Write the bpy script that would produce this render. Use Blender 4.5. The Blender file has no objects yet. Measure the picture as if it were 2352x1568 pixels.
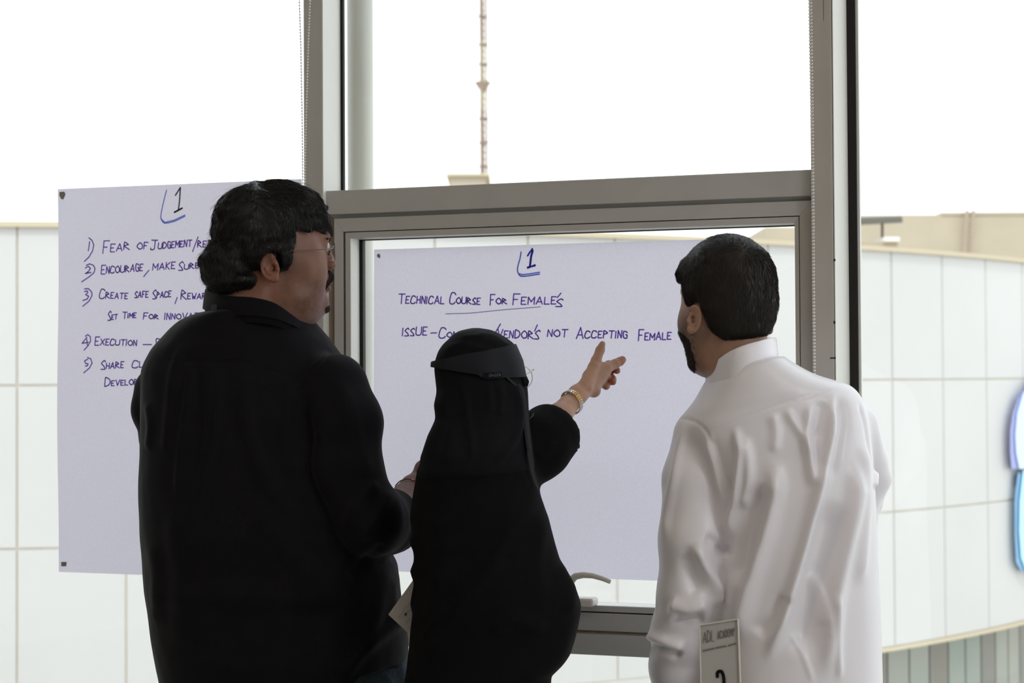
import bpy, bmesh, math, random
import numpy as np
from mathutils import Vector, Matrix

C = bpy.context.scene
COL = C.collection
random.seed(7)

# ------------------------------------------------------------------ camera
FPX = 4000.0
PITCH = math.atan(84 / FPX)
ROLL = 0.0055
CAM = np.array([0.0, 0.0, 1.41])
FW = np.array([0, math.cos(PITCH), math.sin(PITCH)])
U0 = np.array([0, -math.sin(PITCH), math.cos(PITCH)])
R0 = np.array([1.0, 0, 0])
RT = R0 * math.cos(ROLL) - U0 * math.sin(ROLL)
UP = U0 * math.cos(ROLL) + R0 * math.sin(ROLL)
cam_d = bpy.data.cameras.new('camera')
cam = bpy.data.objects.new('camera', cam_d)
COL.objects.link(cam)
M = Matrix(((RT[0], UP[0], -FW[0], CAM[0]), (RT[1], UP[1], -FW[1], CAM[1]),
            (RT[2], UP[2], -FW[2], CAM[2]), (0, 0, 0, 1)))
cam.matrix_world = M
cam_d.sensor_width = 36
cam_d.lens = 36 * FPX / 2352
cam_d.clip_start = 0.05
cam_d.clip_end = 500
cam_d.dof.use_dof = True
cam_d.dof.focus_distance = 3.0
cam_d.dof.aperture_fstop = 8.0
C.camera = cam

# ------------------------------------------------------------------ world, sun, added fill lamps, exposure
w = bpy.data.worlds.new('sky')
C.world = w
w.use_nodes = True
nt = w.node_tree
bg = nt.nodes['Background']
tc = nt.nodes.new('ShaderNodeTexCoord')
sp = nt.nodes.new('ShaderNodeSeparateXYZ')
cr = nt.nodes.new('ShaderNodeValToRGB')
nt.links.new(tc.outputs['Generated'], sp.inputs[0])
nt.links.new(sp.outputs['Z'], cr.inputs[0])
cr.color_ramp.elements[0].position = 0.0
cr.color_ramp.elements[0].color = (0.96, 0.99, 1.0, 1)
cr.color_ramp.elements[1].position = 0.6
cr.color_ramp.elements[1].color = (0.86, 0.94, 1.0, 1)
nt.links.new(cr.outputs[0], bg.inputs['Color'])
bg.inputs['Strength'].default_value = 1.9

def light(name, kind, loc, energy, color=(1, 1, 1), size=None, rot=(0, 0, 0), angle=None):
    d = bpy.data.lights.new(name, kind)
    d.energy = energy
    d.color = color
    if size:
        d.shape = 'RECTANGLE'
        d.size, d.size_y = size
    if angle is not None:
        d.angle = angle
    o = bpy.data.objects.new(name, d)
    o.location = loc
    o.rotation_euler = rot
    COL.objects.link(o)
    return o

# high hazy sun from behind our own building: lights the facade opposite, never enters the room
light('sun', 'SUN', (0, 0, 12), 1.2, (1, .95, .87), rot=(math.radians(38), 0, math.radians(-12)), angle=math.radians(3))
FILL_LAMPS = [((-2.0, 1.2, 3.24), 14), ((.9, 1.0, 3.24), 7), ((3.2, -.6, 3.24), 75), ((3.4, -3.0, 3.24), 20)]  # unseen lamps added as fill to brighten the people and frames
for i, (lc, en) in enumerate(FILL_LAMPS):
    light('fill_lamp_light', 'AREA', (lc[0], lc[1], lc[2] - .03), en, ((1, .82, .64) if i < 2 else (.93, .95, 1)), size=(1.1, .25))
C.view_settings.view_transform = 'Standard'
C.view_settings.look = 'None'
C.view_settings.exposure = 0.0
C.view_settings.gamma = 1.0
C.view_settings.use_curve_mapping = False
try:
    C.cycles.use_denoising = True
    C.cycles.denoiser = 'OPENIMAGEDENOISE'
    C.cycles.max_bounces = 12
    C.cycles.transparent_max_bounces = 24
except Exception:
    pass

# ------------------------------------------------------------------ helpers
def ray(px, py):
    return FW + RT * (px - 1176) / FPX + UP * (784 - py) / FPX

def P(px, py, Y):
    d = ray(px, py)
    return CAM + d * (Y / d[1])

TH = math.radians(19.0)
WU_ = np.array([math.cos(TH), -math.sin(TH), 0])
WN_ = np.array([-math.sin(TH), -math.cos(TH), 0])
W0 = np.array([0, 3.48, 0.0])

def WZ(px, py, n=0.0):
    """pixel -> (u, z) on the plane of the glass wall offset n towards the room"""
    d = ray(px, py)
    o = W0 + WN_ * n
    t = np.dot(o - CAM, WN_) / np.dot(d, WN_)
    p = CAM + d * t
    return float(np.dot(p - W0, WU_)), float(p[2])

def WP(u, n, z):
    p = W0 + WU_ * u + WN_ * n
    return (p[0], p[1], z)

def mesh_obj(name, verts, faces, mat, parent=None, smooth=False):
    me = bpy.data.meshes.new(name)
    if isinstance(verts, np.ndarray):
        verts = np.ascontiguousarray(verts, dtype=np.float32)
        faces = np.asarray(faces, dtype=np.int32)
        k = faces.shape[1]
        me.vertices.add(len(verts)); me.vertices.foreach_set('co', verts.ravel())
        me.loops.add(faces.size); me.loops.foreach_set('vertex_index', faces.ravel())
        me.polygons.add(len(faces))
        me.polygons.foreach_set('loop_start', np.arange(0, faces.size, k, dtype=np.int32))
        me.update(calc_edges=True)
        me.validate()
    else:
        me.from_pydata([tuple(v) for v in verts], [], [tuple(f) for f in faces])
        me.update()
    if smooth:
        me.shade_smooth()
    if mat: me.materials.append(mat)
    o = bpy.data.objects.new(name, me)
    COL.objects.link(o)
    if parent is not None:
        o.parent = parent
        o.matrix_parent_inverse = parent.matrix_world.inverted()
    return o

class MB:
    def __init__(s): s.v = []; s.f = []
    def add(s, vs, fs):
        b = len(s.v); s.v += [tuple(map(float, v)) for v in vs]; s.f += [tuple(i + b for i in f) for f in fs]
    def box(s, x0, x1, y0, y1, z0, z1, fn=None):
        vs = [(x, y, z) for x in (x0, x1) for y in (y0, y1) for z in (z0, z1)]
        if fn: vs = [fn(*v) for v in vs]
        s.add(vs, [(0, 1, 3, 2), (4, 6, 7, 5), (0, 4, 5, 1), (2, 3, 7, 6), (0, 2, 6, 4), (1, 5, 7, 3)])
    def prism(s, pts2, z0, z1, fn):
        """pts2: outline in (u,n); extruded in z"""
        n = len(pts2)
        vs = [fn(u, m, z0) for u, m in pts2] + [fn(u, m, z1) for u, m in pts2]
        fs = [(i, (i + 1) % n, n + (i + 1) % n, n + i) for i in range(n)]
        fs += [tuple(range(n))[::-1], tuple(range(n, 2 * n))]
        s.add(vs, fs)
    def sweep(s, secs, closed=False):
        """list of rings (each the same number of points) joined to a tube, ends capped"""
        n = len(secs[0]); b = len(s.v)
        for r in secs: s.v += [tuple(map(float, p)) for p in r]
        m = len(secs)
        for i in range(m if closed else m - 1):
            a = b + i * n; c = b + ((i + 1) % m) * n
            for j in range(n): s.f.append((a + j, a + (j + 1) % n, c + (j + 1) % n, c + j))
        if not closed:
            s.f.append(tuple(b + j for j in range(n))[::-1]); s.f.append(tuple(b + (m - 1) * n + j for j in range(n)))
    def tube(s, pts, r, n=8, closed=False):
        pts = [Vector(p) for p in pts]; m = len(pts)
        rr = r if hasattr(r, '__len__') else [r] * m
        secs = []; prev = None
        for i, p in enumerate(pts):
            if closed: t = pts[(i + 1) % m] - pts[i - 1]
            else: t = pts[min(i + 1, m - 1)] - pts[max(i - 1, 0)]
            t.normalize()
            if prev is None:
                ax = Vector((0, 0, 1)) if abs(t.z) < .9 else Vector((1, 0, 0))
                prev = t.cross(ax).normalized()
            a = (prev - t * prev.dot(t)).normalized(); prev = a; b = t.cross(a)
            secs.append([p + (a * math.cos(k * 2 * math.pi / n) + b * math.sin(k * 2 * math.pi / n)) * rr[i] for k in range(n)])
        s.sweep(secs, closed)
    def build(s, name, mat, parent=None, smooth=False, bevel=0):
        o = mesh_obj(name, s.v, s.f, mat, parent, smooth)
        bm = bmesh.new(); bm.from_mesh(o.data); bmesh.ops.recalc_face_normals(bm, faces=bm.faces); bm.to_mesh(o.data); bm.free()
        if bevel:
            m = o.modifiers.new('bevel', 'BEVEL'); m.width = bevel; m.segments = 2; m.limit_method = 'ANGLE'
        return o

def tag(o, label=None, cat=None, group=None, kind=None):
    if label: o['label'] = label
    if cat: o['category'] = cat
    if group: o['group'] = group
    if kind: o['kind'] = kind
    return o

def empty(name, loc=(0, 0, 0)):
    o = bpy.data.objects.new(name, None); o.location = tuple(map(float, loc)); COL.objects.link(o)
    o.empty_display_size = .1
    bpy.context.view_layer.update()
    return o

# ------------------------------------------------------------------ materials
MATS = {}
def mat(name, col, rough=.6, spec=.5, metal=0, noise=None, bump=None, sheen=0, trans=0, sss=0, attr=None, emit=0):
    if name in MATS: return MATS[name]
    m = bpy.data.materials.new(name); m.use_nodes = True
    nt = m.node_tree; b = nt.nodes['Principled BSDF']; out = nt.nodes['Material Output']
    b.inputs['Base Color'].default_value = (*col, 1); b.inputs['Roughness'].default_value = rough
    b.inputs['Specular IOR Level'].default_value = spec; b.inputs['Metallic'].default_value = metal
    if sheen:
        b.inputs['Sheen Weight'].default_value = sheen; b.inputs['Sheen Roughness'].default_value = .4
    if sss:
        b.inputs['Subsurface Weight'].default_value = sss; b.inputs['Subsurface Radius'].default_value = (.01, .004, .002)
        b.inputs['Subsurface Scale'].default_value = .6
    tc = nt.nodes.new('ShaderNodeTexCoord')
    csock = None
    if noise:
        amt, scale = noise[0], noise[1]
        n = nt.nodes.new('ShaderNodeTexNoise'); n.inputs['Scale'].default_value = scale; n.inputs['Detail'].default_value = 5
        nt.links.new(tc.outputs['Object'], n.inputs['Vector'])
        mx = nt.nodes.new('ShaderNodeMix'); mx.data_type = 'RGBA'
        c2 = noise[2] if len(noise) > 2 else tuple(c * (1 - amt) for c in col)
        mx.inputs[6].default_value = (*col, 1); mx.inputs[7].default_value = (*c2, 1)
        mr = nt.nodes.new('ShaderNodeMapRange'); mr.inputs[1].default_value = .35; mr.inputs[2].default_value = .65
        nt.links.new(n.outputs['Fac'], mr.inputs[0]); nt.links.new(mr.outputs[0], mx.inputs[0])
        nt.links.new(mx.outputs[2], b.inputs['Base Color']); csock = mx.outputs[2]
    if attr:
        a = nt.nodes.new('ShaderNodeAttribute'); a.attribute_name = attr
        mx = nt.nodes.new('ShaderNodeMix'); mx.data_type = 'RGBA'; mx.blend_type = 'MULTIPLY'; mx.inputs[0].default_value = 1
        if csock: nt.links.new(csock, mx.inputs[6])
        else: mx.inputs[6].default_value = (*col, 1)
        nt.links.new(a.outputs['Color'], mx.inputs[7]); nt.links.new(mx.outputs[2], b.inputs['Base Color'])
    if bump:
        s_, d_ = bump
        n = nt.nodes.new('ShaderNodeTexNoise'); n.inputs['Scale'].default_value = s_; n.inputs['Detail'].default_value = 4
        nt.links.new(tc.outputs['Object'], n.inputs['Vector'])
        bp = nt.nodes.new('ShaderNodeBump'); bp.inputs['Distance'].default_value = d_; bp.inputs['Strength'].default_value = .6
        nt.links.new(n.outputs['Fac'], bp.inputs['Height']); nt.links.new(bp.outputs[0], b.inputs['Normal'])
    if trans:
        tr = nt.nodes.new('ShaderNodeBsdfTranslucent'); ms = nt.nodes.new('ShaderNodeMixShader'); ms.inputs[0].default_value = trans
        if csock: nt.links.new(csock, tr.inputs[0])
        else: tr.inputs[0].default_value = (*col, 1)
        nt.links.new(b.outputs[0], ms.inputs[1]); nt.links.new(tr.outputs[0], ms.inputs[2]); nt.links.new(ms.outputs[0], out.inputs[0])
    MATS[name] = m
    return m

def glass_mat(name, tint=(1, 1, 1), ior=1.5, rough=0.0, fac=1.0):
    m = bpy.data.materials.new(name); m.use_nodes = True; nt = m.node_tree; nt.nodes.clear()
    out = nt.nodes.new('ShaderNodeOutputMaterial'); t = nt.nodes.new('ShaderNodeBsdfTransparent'); g = nt.nodes.new('ShaderNodeBsdfGlossy')
    fr = nt.nodes.new('ShaderNodeFresnel'); ms = nt.nodes.new('ShaderNodeMixShader'); mu = nt.nodes.new('ShaderNodeMath'); mu.operation = 'MULTIPLY'
    mu.inputs[1].default_value = fac
    ge = nt.nodes.new('ShaderNodeNewGeometry'); mf = nt.nodes.new('ShaderNodeMix')      # thin pane: same fresnel from both faces
    mf.inputs[2].default_value = ior; mf.inputs[3].default_value = 1 / ior
    nt.links.new(ge.outputs['Backfacing'], mf.inputs[0]); nt.links.new(mf.outputs[0], fr.inputs[0])
    t.inputs[0].default_value = (*tint, 1); g.inputs['Roughness'].default_value = rough
    nt.links.new(fr.outputs[0], mu.inputs[0]); nt.links.new(mu.outputs[0], ms.inputs[0])
    nt.links.new(t.outputs[0], ms.inputs[1]); nt.links.new(g.outputs[0], ms.inputs[2]); nt.links.new(ms.outputs[0], out.inputs[0])
    MATS[name] = m
    return m

GLASS = glass_mat('window_glass', (.985, .995, .99), fac=.9)
LENS = glass_mat('lens_glass', (.97, .97, .97))
ALU = mat('grey_aluminium', (.50, .495, .475), .42, .5, 0, noise=(.07, 9), bump=(300, .0001))
ALUW = mat('warm_grey_aluminium', (.48, .45, .415), .42, .5, 0, noise=(.06, 7), bump=(300, .0001))
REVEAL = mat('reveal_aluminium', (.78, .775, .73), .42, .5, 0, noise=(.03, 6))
RUB = mat('black_rubber', (.012, .011, .011), .6, .3)
PANEL = mat('white_cladding', (.60, .592, .585), .45, .4, noise=(.035, .7))
JOINT = mat('joint_sealant', (.66, .60, .50), .9, .1)
COPING = mat('tan_coping', (.58, .50, .37), .7, .2)
TAN = mat('tan_render', (.50, .43, .335), .9, .1, noise=(.06, 1.2))
PAPER = mat('flipchart_paper', (.735, .70, .805), .85, .1, noise=(.06, 420, (.685, .655, .755)), bump=(260, .0003), trans=.56)
INKP = mat('purple_ink', (.22, .11, .52), .7, .1, trans=.5)
INKB = mat('blue_ink', (.05, .06, .50), .7, .1, trans=.4)
INKL = mat('light_blue_ink', (.20, .27, .75), .7, .1, trans=.5)
INKK = mat('black_ink', (.03, .022, .03), .7, .1, trans=.1)
TAPE = mat('tape_bit', (.30, .28, .26), .4, .4, noise=(.2, 200))
FLOORM = mat('floor_tile', (.42, .38, .33), .35, .5, noise=(.1, 2))
WALLM = mat('interior_paint', (.62, .58, .53), .9, .2, noise=(.02, 3))
CEILM = mat('ceiling_paint', (.70, .68, .65), .9, .2, noise=(.02, 3))
# ================================================================== the room shell
def struct(name, mb, m, parent=None, bevel=0, smooth=False):
    o = mb.build(name, m, parent, smooth, bevel)
    if parent is None: o['kind'] = 'structure'
    return o
CEIL = 3.3
UL, UR = -6.2, 6.2        # extent of the glass wall
q = MB(); fp = [WP(UL, -.12, 0), WP(UR, -.12, 0), (WP(UR, 0, 0)[0], -7, 0), (WP(UL, 0, 0)[0], -7, 0)]
def slab(name, z0, z1, m):
    q = MB(); n = len(fp)
    vs = [(p[0], p[1], z0) for p in fp] + [(p[0], p[1], z1) for p in fp]
    q.add(vs, [(0, 1, 2, 3)[::-1], (4, 5, 6, 7)] + [(i, (i + 1) % 4, 4 + (i + 1) % 4, 4 + i) for i in range(4)])
    return struct(name, q, m)
slab('floor', -.3, 0, FLOORM)
slab('ceiling', CEIL, CEIL + .4, CEILM)
xl, xr = fp[3][0], fp[2][0]
q = MB(); q.box(xl - .2, xr + .2, -7.2, -7, 0, CEIL); struct('wall_back', q, WALLM)
q = MB(); q.box(xl - .2, xl, -7, fp[0][1], 0, CEIL); struct('wall_left', q, WALLM)
q = MB(); ye = fp[1][1]
for y0, y1, z0, z1 in ((-7, ye, 0, .1), (-7, ye, 3.15, CEIL), (-7, -6.2, .1, 3.15), (ye - .3, ye, .1, 3.15)): q.box(xr, xr + .2, y0, y1, z0, z1)
struct('wall_right', q, WALLM)
w6 = empty('added_side_window', (xr + .1, -2, .5)); w6['kind'] = 'structure'  # unseen side window, added to bring cool daylight in from the right
q = MB(); q.box(xr + .09, xr + .10, -6.2, ye - .3, .1, 3.15); q.build('pane', GLASS, w6)
for k in range(5):
    y = -6.2 + (ye - .3 + 6.2) * k / 4; q = MB(); q.box(xr + .05, xr + .14, y - .03, y + .03, .1, 3.15); q.build('window_post', ALU, w6)
q = MB(); q.box(UL, UR, -.12, .09, 3.05, CEIL, WP); struct('wall_front', q, WALLM)
q = MB(); q.box(UL, UR, -.10, .09, 0, .10, WP); struct('baseboard_front', q, ALU)

for i, (lc, en) in enumerate(FILL_LAMPS):  # invented housings above the added fill lights
    r = empty('fill_lamp', (lc[0], lc[1], lc[2]))
    tag(r, ['leftmost added fill lamp, above and outside the picture', 'added fill lamp in the middle, above and outside the picture',
            'added fill lamp on the right of the room', 'added fill lamp at the back right of the room'][i], 'ceiling lamp')
    q = MB(); q.box(lc[0] - .6, lc[0] + .6, lc[1] - .15, lc[1] + .15, lc[2], CEIL); q.build('housing', REVEAL, r, bevel=.005)

# ================================================================== the glass wall
ZT0, ZB0 = .10, 3.05
def uu(px, n, py=784): return WZ(px, py, n)[0]
def zz(py, n, px=1300): return WZ(px, py, n)[1]
GN = 0.0
# left mullion
uLl, uLr = uu(698, .09, 500), uu(741.5, .09, 500)
q = MB(); q.box(uLl, uLr, 0, .09, ZT0, ZB0, WP)
m1 = struct('trim_1', q, ALU, bevel=.0015)
m1['label'] = 'left vertical window mullion'
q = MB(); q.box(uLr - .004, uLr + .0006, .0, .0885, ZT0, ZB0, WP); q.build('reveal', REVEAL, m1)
# right mullion, trapezoid profile
a0, a1 = uu(1866, .09), uu(1918, .09); b1 = uu(1951.5, -.005); b0 = uu(1862, -.005)
q = MB(); q.prism([(a0, .09), (a1 - .0015, .09), (b1 - .0015, -.005), (a0, -.005)], ZT0, ZB0, WP)
m2 = struct('trim_2', q, ALUW, bevel=.0015)
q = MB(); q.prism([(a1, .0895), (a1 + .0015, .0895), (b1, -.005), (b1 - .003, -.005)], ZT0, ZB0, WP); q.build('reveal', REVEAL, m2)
c0, c1 = uu(1953, -.005), uu(1971, -.005)
q = MB(); q.box(c0 - .002, c1, -.05, -.004, ZT0, ZB0, WP); q.build('gasket', RUB, m2)
q = MB(); q.box(c1, uu(1976.5, -.005), -.03, -.012, ZT0, ZB0, WP); q.build('spacer_strip', mat('pale_spacer', (.75, .76, .72), .5), m2)
# thin shadow groove and scratch marks on the mullion face
for k, u in enumerate([uu(1898, .0905)]):
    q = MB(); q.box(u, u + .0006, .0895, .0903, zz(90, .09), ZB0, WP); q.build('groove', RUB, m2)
for (px, py, w_, h_) in [(1913, 822, 10, 2.4), (1916.5, 740, 3, 5), (1917, 597, 3, 4)]:
    u, z = WZ(px, py, .0905); q = MB(); q.box(u - w_ / 2e3, u + w_ / 2e3, .0895, .0906, z - h_ / 2e3, z + h_ / 2e3, WP); q.build('scratch', RUB, m2)
# other mullions out of view, and top/bottom rails
for k, u in enumerate([-3.9, -2.3, 2.75, 4.4]):
    q = MB(); q.box(u - .03, u + .03, 0, .09, ZT0, ZB0, WP); struct('trim_%d' % (3 + k), q, ALU)
# transom between the mullions
zt1, zt0 = zz(414, .075), zz(471.5, .075)
n_t = .075
q = MB(); q.box(uLr, a0, 0, n_t, zt0, zt1, WP); t7 = struct('trim_7', q, ALU, bevel=.0015)
zs1, zs0 = zz(1453.5, n_t), zz(1501, n_t)
q = MB(); q.box(uLr, a0, 0, n_t, zs0, zs1, WP); t8 = struct('trim_8', q, ALU, bevel=.0015)
# upper fixed light: gasket, bright edge, pane
win = empty('window_2', WP(uLr, 0, zt1)); win['kind'] = 'structure'
g0, g1 = uu(784, .0, 200), uu(791, .0, 200)
q = MB(); q.box(uLr, g1 - .001, -.005, .004, zt1, ZB0, WP); q.build('gasket', RUB, win)
q = MB(); q.box(uLr, a0, -.004, 0, zt1, ZB0, WP); q.build('pane', GLASS, win)
# opening sash: two mitred frames, gasket, pane, handle
sash = empty('window_1', WP(uLr, 0, zs1)); sash['kind'] = 'structure'
def frame(name, parent, L, R, T, B, wl, wr, wt, wb, n0, n1, m, nb=None):
    """four mitred bars; outer edges L,R,T,B ; widths ; front slopes from nb (outer) to n1 (inner)"""
    nb = n1 if nb is None else nb
    O = [(L, T), (R, T), (R, B), (L, B)]; I = [(L + wl, T - wt), (R - wr, T - wt), (R - wr, B + wb), (L + wl, B + wb)]
    g = .0005
    for k in range(4):
        j = (k + 1) % 4
        q = MB(); o0, o1, i1, i0 = O[k], O[j], I[j], I[k]
        sh = (g if k in (0, 3) else 0)
        vs = [WP(o0[0], n0, o0[1]), WP(o1[0], n0, o1[1]), WP(i1[0], n0, i1[1]), WP(i0[0], n0, i0[1]),
              WP(o0[0], nb, o0[1]), WP(o1[0], nb, o1[1]), WP(i1[0], n1, i1[1]), WP(i0[0], n1, i0[1])]
        q.add(vs, [(0, 1, 2, 3), (4, 5, 6, 7), (0, 1, 5, 4), (1, 2, 6, 5), (2, 3, 7, 6), (3, 0, 4, 7)])
        q.build(name, m if not isinstance(m, (list, tuple)) else m[k], parent, bevel=.0006)
NS = .068
L0 = uu(748, NS, 700); L1 = uu(788, NS, 700); L2 = uu(793, NS, 700); L3 = uu(804.5, NS, 700)
R1 = uu(1837, NS, 600); R3 = uu(1825.5, NS, 600); R0_ = a0 + .001
T0 = zt0; T1 = zz(514, NS); T2 = zz(516, NS); T3 = zz(530, NS)
B0_ = zs1; B1 = zz(1404.5, NS); B2 = zz(1401.5, NS); B3 = zz(1388, NS)
# cove strips between the outer frame and the transoms
CW = uu(768, NS, 700) - uLr
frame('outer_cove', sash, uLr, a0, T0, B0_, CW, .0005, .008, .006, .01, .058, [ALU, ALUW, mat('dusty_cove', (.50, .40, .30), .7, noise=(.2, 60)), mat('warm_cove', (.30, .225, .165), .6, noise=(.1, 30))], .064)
frame('outer_frame', sash, uLr + CW, a0 - .0005, T0 - .008, B0_ + .006, L1 - uLr - CW, a0 - .0005 - R1, T0 - .008 - T1, B1 - B0_ - .006, .005, NS, [ALU, ALUW, ALU, ALU], NS)
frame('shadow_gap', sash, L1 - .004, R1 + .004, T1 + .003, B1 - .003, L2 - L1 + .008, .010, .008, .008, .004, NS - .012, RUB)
frame('inner_frame', sash, L2, R1 - .0015, T2, B2, L3 - L2, R1 - R3 - .0015, T2 - T3, B3 - B2, .006, NS - .001, [ALU, ALUW, ALU, ALU])
GP = .022    # glass plane of the sash
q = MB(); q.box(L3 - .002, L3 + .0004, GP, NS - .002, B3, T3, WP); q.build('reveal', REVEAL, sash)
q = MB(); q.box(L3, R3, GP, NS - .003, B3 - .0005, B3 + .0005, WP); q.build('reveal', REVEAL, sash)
gl = uu(828.5, GP, 700); gr = uu(834, GP, 700)
q = MB(); q.box(L3, gr, GP - .012, GP + .001, B3, T3, WP); q.build('gasket', RUB, sash)
zg1 = zz(536.5, GP); zg0 = zz(1385, GP)
q = MB(); q.box(L3, R3, GP - .010, GP + .003, zg1 , T3 + .004, WP); q.build('gasket', RUB, sash)
q = MB(); q.box(L3, R3, GP - .010, GP + .003, B3 - .004, zg0, WP); q.build('gasket', RUB, sash)
q = MB(); q.box(L3, R3, GP - .006, GP - .002, B3, T3, WP); q.build('pane', GLASS, sash)
# espagnolette handle on the bottom rail
HM = mat('cream_handle', (.70, .68, .62), .35, .5)
hd = empty('window_handle', WP(uu(1350, NS, 1390), NS, B2))
tag(hd, 'cream curved lever handle on the bottom rail of the opening window', 'window handle')
def hp(px, py, n): u, z = WZ(px, py, n); return WP(u, n, z)
q = MB()
ub0, zb = WZ(1262, 1368, NS); ub1, _ = WZ(1372, 1376, NS)
q.box(ub0, ub1, NS - .008, NS + .030, zz(1389, NS, 1350), zz(1370, NS, 1350), WP)
q.build('handle_base', HM, hd, bevel=.004)
q = MB()
pts = [(1297, 1372, .085), (1303, 1352, .10), (1312, 1332, .11), (1322, 1323, .115), (1340, 1320, .118), (1362, 1322, .12), (1384, 1328.5, .122), (1402, 1336, .123)]
q.tube([hp(*p) for p in pts], [.009, .0085, .008, .0068, .006, .0052, .0045, .004], 12)
q.build('lever', HM, hd, smooth=True)
# side lights
w3 = empty('window_3', WP(-1.5, 0, .1)); w3['kind'] = 'structure'
q = MB(); q.box(UL, uLl, .045, .049, ZT0, ZB0, WP); q.build('pane', GLASS, w3)
w4 = empty('window_4', WP(1.2, 0, .1)); w4['kind'] = 'structure'
q = MB(); q.box(c1, UR, -.024, -.020, ZT0, ZB0, WP); q.build('pane', GLASS, w4)
w5 = empty('window_5', WP(0, 0, .1)); w5['kind'] = 'structure'
q = MB(); q.box(uLr, a0, -.004, 0, ZT0, zs0, WP); q.build('pane', GLASS, w5)

# blind chains
CH = mat('chain_bead', (.85, .83, .78), .3, .6)
CORD = mat('chain_cord', (.5, .48, .45), .6)
def chain(label, strands, n, pitch, group=None):
    top = strands[0][0]
    u, z = WZ(top[0], top[1], n)
    r = empty('blind_chain', WP(u, n, 3.0))
    tag(r, label, 'blind chain')
    beads, cord = MB(), MB()
    bm = bmesh.new(); bmesh.ops.create_icosphere(bm, subdivisions=1, radius=1.0)
    sv = [v.co.copy() for v in bm.verts]; sf = [tuple(v.index for v in f.verts) for f in bm.faces]; bm.free()
    for st in strands:
        pts = [np.array(WP(*((lambda uz, nn: (uz[0], nn, uz[1]))(WZ(p[0], p[1], n + p[2]), n + p[2])))) for p in st]
        # carry the strand on up to the roller above the frame
        d = (pts[0] - pts[1]); d /= np.linalg.norm(d)
        k = (3.02 - pts[0][2]) / max(d[2], .5); pts = [pts[0] + d * k] + pts
        cord.tube(pts, .0006, 4)
        acc = 0.0
        for a, b in zip(pts[:-1], pts[1:]):
            L = np.linalg.norm(b - a); t = acc
            while t < L:
                c = a + (b - a) * t / L
                beads.add([(c[0] + v.x * .0021, c[1] + v.y * .0021, c[2] + v.z * .0021) for v in sv], sf); t += pitch
            acc = t - L
    o = beads.build('beads', CH, r, smooth=True); o['kind'] = 'stuff'
    cord.build('cord', CORD, r)
    q = MB(); q.box(u - .02, u + .03, n - .02, n + .02, 3.0, 3.05, WP); q.build('bracket', REVEAL, r, bevel=.002)
    return r
chain('beaded blind chain hanging down the left mullion, crossing the left poster corner', [
    [(687.5, 0, .10), (691, 100, .09), (694.5, 300, .07), (695.5, 400, .06), (697, 560, .05), (703, 900, .04), (711, 1300, .03), (712, 1500, .02)],
    [(712, 0, .03), (708, 100, .03), (702, 300, .03), (700.5, 400, .035), (703, 560, .035), (708, 900, .035), (713, 1300, .03), (712, 1500, .02)]], .09, .0059)
chain('beaded blind chain hanging down the right mullion behind the man in white', [
    [(1858.5, 0, .03), (1860, 100, .03), (1865, 380, .03), (1867, 640, .03), (1869.5, 900, .03), (1876, 1400, .02)],
    [(1863, 0, .035), (1864.5, 100, .035), (1868, 380, .035), (1869.5, 640, .035), (1872, 900, .035), (1876, 1400, .02)]], .09, .0062)
# roller blind wound up above the frame
rb = empty('roller_blind', WP(.1, .13, 3.12)); tag(rb, 'white roller blind wound up above the window', 'roller blind')
q = MB(); q.tube([WP(-1.4, .15, 3.12), WP(1.3, .15, 3.12)], .035, 20); q.build('roll', mat('blind_fabric', (.7, .7, .68), .9), rb, smooth=True)
for u in (-1.42, 1.30):
    q = MB(); q.box(u, u + .02, .085, .195, 3.07, 3.17, WP); q.build('bracket', REVEAL, rb, bevel=.002)

# ================================================================== outside
GZ = -5.2
q = MB(); q.box(-90, 90, 3.2, 140, GZ - .3, GZ)
g = struct('ground', q, mat('pale_paving', (.60, .57, .51), .9, .2, noise=(.08, .6)))
q = MB(); q.box(-12, 12, -8, 5.2, GZ, -.32); struct('own_facade', q, WALLM)
# round steel column just outside the glass
pc = empty('steel_column', (P(828.5, 500, 3.98)[0], 3.98, GZ)); tag(pc, 'round pale steel column outside, just behind the left mullion', 'column')
q = MB(); x = P(828.5, 500, 3.98)[0]; q.tube([(x, 3.98, GZ), (x, 3.98, 3.9)], .0300, 40)
q.build('shaft', mat('column_paint', (.62, .61, .54), .35, .5, noise=(.04, 5)), pc, smooth=True)
q = MB(); q.tube([(x, 3.98, 3.9), (x, 3.98, 3.93)], .07, 48); q.build('cap_plate', REVEAL, pc)
q = MB(); q.tube([(x, 3.98, GZ), (x, 3.98, GZ + .03)], .09, 48); q.build('base_plate', REVEAL, pc)

# curved white clad building
XC, YC, RB = -7.207, 36.16, 18.73
A0, DA = .1186, .05735
rows = [1.56, -.046, -1.69, -3.36, -5.0]
ZR = [1.41 + r for r in rows]
bd = empty('curved_building', (XC, YC, GZ)); tag(bd, 'curved white panel-clad building across the yard with a tan top edge', 'building')
q = MB(); N = 96
aa = [A0 + DA * (-14) + (DA * 60) * i / N for i in range(N + 1)]
def ring(r, z): return [(XC + r * math.sin(a), YC - r * math.cos(a), z) for a in aa]
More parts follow.
